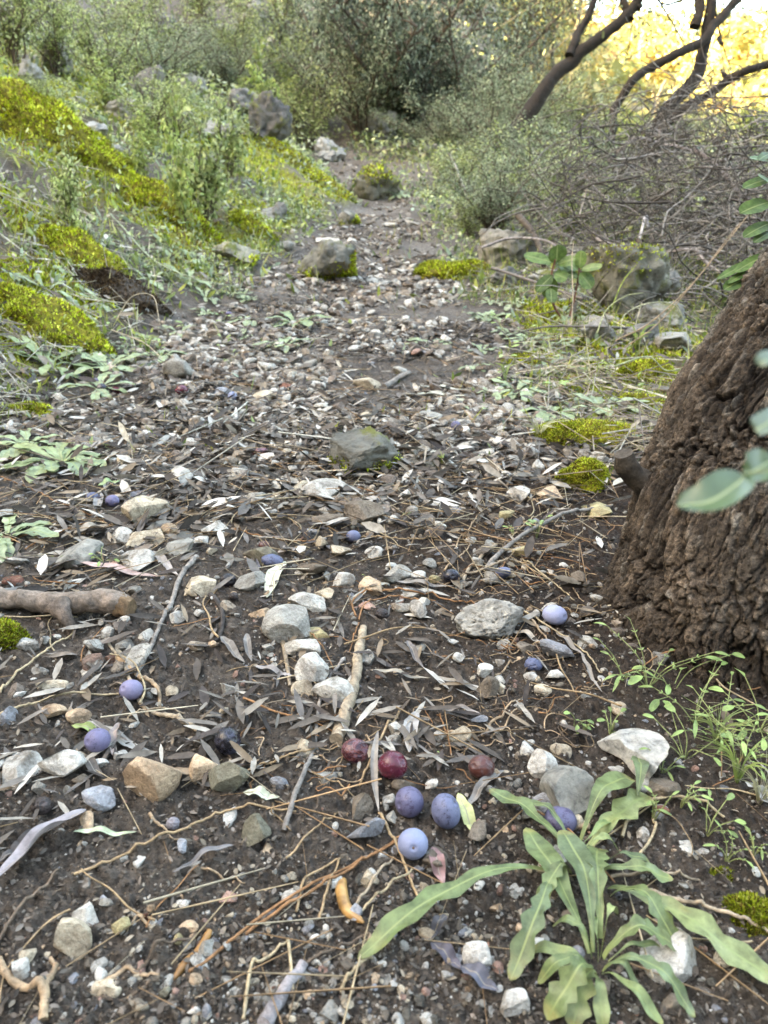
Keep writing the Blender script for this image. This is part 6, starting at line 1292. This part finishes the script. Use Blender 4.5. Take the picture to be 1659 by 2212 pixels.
curl_leaf([(1680, 985, .225), (1650, 1005, .222), (1625, 1020, .22), (1605, 1022, .22)], .010, (.10, .15, .06), norm(np.array([0, -.6, .8])), 2)
curl_leaf([(1700, 870, .225), (1670, 905, .222), (1640, 925, .22), (1632, 930, .22)], .007, (.16, .20, .13), norm(np.array([0, -.6, .8])), 3)
curl_leaf([(1705, 740, .225), (1680, 770, .222), (1650, 780, .22), (1640, 790, .22)], .005, (.16, .20, .13), norm(np.array([0, -.6, .8])), 4)
# small seedlings and herbs near the trunk foot
def herb(X, Y, hpx, nl, label, kind='oval', spread=.5, seed=0, group='small herbs around the trunk foot', tone=1., lw=.42, d=None, wob=.3, cat='herb'):
    r_ = np.random.default_rng(seed+40); c0 = pg(X, Y); D = np.dot(c0-CAM, FWD); h = hpx*S(D); o = empty('herb', c0); tag(o, label, cat, group)
    mb = MB()
    for q in range(nl):
        a = r_.uniform(0, 6.3); L = h*r_.uniform(.55, 1.1); e = np.array([math.cos(a)*spread, math.sin(a)*spread, 1.])*L; e[2] = max(e[2]*r_.uniform(.35, 1), .004)
        m = smooth_poly([[0, 0, -.002], e*[.35, .35, .6]+r_.normal(0, .04*h, 3), e], 12); tube(mb, m, np.linspace(.0006, .0004, 12), 5, (.26, .30, .13))
        ll = h*r_.uniform(.22, .38)*(1 if kind == 'oval' else .9); lw_ = lw if kind == 'oval' else .24; d_ = norm(m[-1]-m[-3]+[0, 0, -.0005]); pr = oval if kind == 'oval' else lance
        blade_leaf(o, np.zeros(3), m[-1], d_+[0, 0, -.3], ll, ll*lw_, np.array((.24, .34, .11))*tone*r_.uniform(.75, 1.25), pr, .12, q, up=norm(np.array([r_.normal(0, .3), -.4, 1])), droop=.3, n=10)
        if kind != 'oval':
            for f_ in (6, 9):
                for sgn in (-1, 1): blade_leaf(o, np.zeros(3), m[f_], norm(m[-1]-m[0])+np.array([sgn*math.sin(a), -sgn*math.cos(a), 0])*1.2, ll*.32, ll*.09, np.array((.24, .34, .11))*tone, lance, .1, q, n=6)
    mb.obj('stem', M['wooda'], o); return o
for n_, (X, Y, hp, nl, k_, l_, sp_) in enumerate([
 (1318, 1590, 70, 7, 'oval', 'oval leaved seedling behind the curved white rock', .5), (1240, 1575, 60, 4, 'oval', 'small two leaved seedling left of the oval leaved one', .4), (1262, 1582, 40, 4, 'n', 'feathery seedling between the two oval leaved ones', .4),
 (1345, 1480, 90, 5, 'n', 'lobed thin herb rising in front of the trunk foot', .6), (1400, 1490, 130, 7, 'n', 'tallest lobed herb in front of the trunk foot', .9), (1450, 1500, 110, 6, 'oval', 'oval leaved trailing herb at the trunk foot', 1.),
 (1500, 1560, 120, 8, 'n', 'long lobed herb spreading over the mossy trunk base', 1.1), (1560, 1600, 120, 9, 'n', 'bright herb right of the curved white rock', 1.), (1610, 1640, 110, 10, 'n', 'bright bushy herb at the right edge by the grass', .9),
 (1640, 1580, 110, 9, 'oval', 'oval leaved herb at the right edge under the mossy bark', .9), (1480, 1640, 100, 6, 'oval', 'herb leaning right beside the curved white rock', .8), (1430, 1670, 70, 5, 'n', 'small herb growing over the curved white rock', .5),
 (1410, 1780, 110, 4, 'n', 'thin upright herb beside the brown triangular stone', .25), (1470, 1750, 80, 5, 'n', 'thin herb inside the arched straw stalk', .4), (1530, 1800, 90, 5, 'oval', 'sparse herb right of the arched straw stalk', .6),
 (1570, 1860, 80, 5, 'n', 'feathery herb above the yellow moss patch', .5), (1630, 1850, 90, 5, 'n', 'yellowish herb at the right edge above the moss patch', .5), (1160, 1160, 62, 6, 'oval', 'small bright herb behind the straight grey branch', .3),
 (225, 1225, 50, 5, 'oval', 'round leaved seedling in front of the grey rounded stone', .7), (120, 1215, 40, 3, 'oval', 'little seedling right of the left edge rosette', .6), (1110, 1160, 50, 3, 'n', 'sparse sprig left of the small bright herb', .4),
 (955, 1650, 20, 2, 'oval', 'tiny two leaved sprout behind the half bloomed fruit', .4), (790, 1255, 18, 2, 'oval', 'tiny green sprout behind the orange white stone', .3), (880, 1120, 20, 2, 'oval', 'tiny sprout right of the brown half buried rock', .3)]):
    herb(X, Y, hp, nl, l_, k_, sp_, n_, tone=1.15 if X > 1480 else 1.)
for n_ in range(26):
    X, Y = rng.uniform(30, 520), rng.uniform(600, 800)
    if n_ % 2: X, Y = rng.uniform(1080, 1400), rng.uniform(700, 900)
    sd2 = 'right' if n_ % 2 else 'left'
    herb(X, Y, rng.uniform(35, 60), 4, f'one of several little bright upright herbs on the {sd2} bank', 'oval', .3, 100+n_, f'little bright upright herbs on the {sd2} bank', 1.3, .3)
# long grass and arched stalks near the trunk
for n_, (pts, r0, ck, l_) in enumerate([
 ([(1235, 700, 1.75), (1238, 640, 1.75), (1236, 560, 1.75), (1240, 520, 1.75)], .0016, (.55, .47, .36), 'upright pale stalk right of the broad leaved seedling'),
 ([(1330, 735, 1.6), (1400, 700, 1.6), (1480, 630, 1.6), (1540, 560, 1.6), (1620, 460, 1.6)], .0018, (.42, .32, .22), 'long tan stalk slanting up before the brush pile'),
 ([(1350, 750, 1.6), (1420, 700, 1.6), (1500, 610, 1.6), (1560, 530, 1.6), (1600, 480, 1.6)], .0015, (.36, .28, .20), 'second tan stalk slanting up before the brush pile'),
 ([(1340, 720, 1.55), (1350, 680, 1.55), (1400, 655, 1.55), (1460, 660, 1.55), (1485, 720, 1.55), (1486, 780, 1.55)], .0016, (.46, .48, .34), 'pale green grass blade arching down behind the trunk'),
 ([(1330, 790, 1.4), (1400, 770, 1.4), (1440, 800, 1.4), (1490, 790, 1.4)], .0018, (.40, .46, .28), 'grass blade bending low behind the tall moss cushion'),
 ([(1290, 720, 1.6), (1310, 670, 1.6), (1350, 640, 1.6), (1390, 632, 1.6)], .0016, (.40, .44, .26), 'grass blade arching over the shadowed rocks'),
 ([(1275, 810, 1.5), (1270, 760, 1.5), (1262, 700, 1.5)], .0015, (.5, .48, .3), 'short upright grass blade on the right bank'),
 ([(1322, 665, 1.7), (1345, 610, 1.7), (1372, 575, 1.7)], .0018, (.30, .38, .10), 'green grass blade before the pale bank boulder'),
 ([(240, 712, 1.9), (310, 740, 1.85), (350, 775, 1.8)], .0018, (.46, .40, .30), 'thin bent stalk below the earth patch'),
 ([(250, 690, 2.0), (285, 640, 2.0), (330, 640, 2.0), (345, 700, 1.95)], .0016, (.52, .44, .32), 'arched pale stalk over the earth patch'),
 ([(235, 460, 2.8), (265, 490, 2.8), (330, 560, 2.7), (420, 600, 2.6), (520, 620, 2.6)], .0026, (.42, .48, .34), 'long pale green grass blade curving over the left bank')]):
    rbranch(pts, r0, r0*.5, ck, l_, 'long stalks and grass blades by the trail', 'grass_stalk', 'grass stalk', 5, seed=n_, rough=.02)
def grass_tuft(X, Y, hpx, n_b, label, col, seed, lean=.5):
    r_ = np.random.default_rng(seed); c0 = pg(X, Y); D = np.dot(c0-CAM, FWD); h = hpx*S(D); mb = MB()
    for q in range(n_b):
        a = r_.uniform(0, 6.3); L = h*r_.uniform(.6, 1.1); e = np.array([math.cos(a)*lean, math.sin(a)*lean, 1])*L; m = smooth_poly([[0, 0, 0], e*[.3, .3, .6], e*[1, 1, .75]], 12)
        ribbon(mb, m, .0022*(D/.8), norm(np.array([math.sin(a), -math.cos(a), .4])), .2, lambda t: 1-t**2*.9, np.array(col)*r_.uniform(.7, 1.3), 3)
    o = mb.obj('grass_tuft', M['foliage']); o.location = c0; tag(o, label, 'grass', 'grass tufts by the trail'); return o
for n_, a_ in enumerate([(1165, 950, 60, 12, 'dry grass tuft drooping below the wide bright moss cushion', (.44, .44, .28), 1, 1.1), (1590, 1700, 130, 26, 'bright grass tuft at the right edge', (.34, .42, .14), 2, .8), (1640, 1740, 130, 24, 'pale grass tuft at the very right edge', (.46, .44, .28), 3, .9),
 (1545, 1600, 90, 18, 'grass tuft against the mossy trunk foot', (.34, .40, .16), 4, .9), (320, 770, 60, 14, 'bright grass tuft beside the little rosette at left', (.36, .44, .14), 5, .5), (1375, 760, 70, 12, 'grass tuft behind the tall moss cushion', (.32, .40, .12), 6, .5),
 (1090, 830, 50, 8, 'small grass tuft at the right trail edge', (.36, .42, .16), 7, .5), (955, 1010, 40, 5, 'few grass blades right of the mid trail boulder', (.30, .36, .12), 8, .4)]): grass_tuft(*a_)
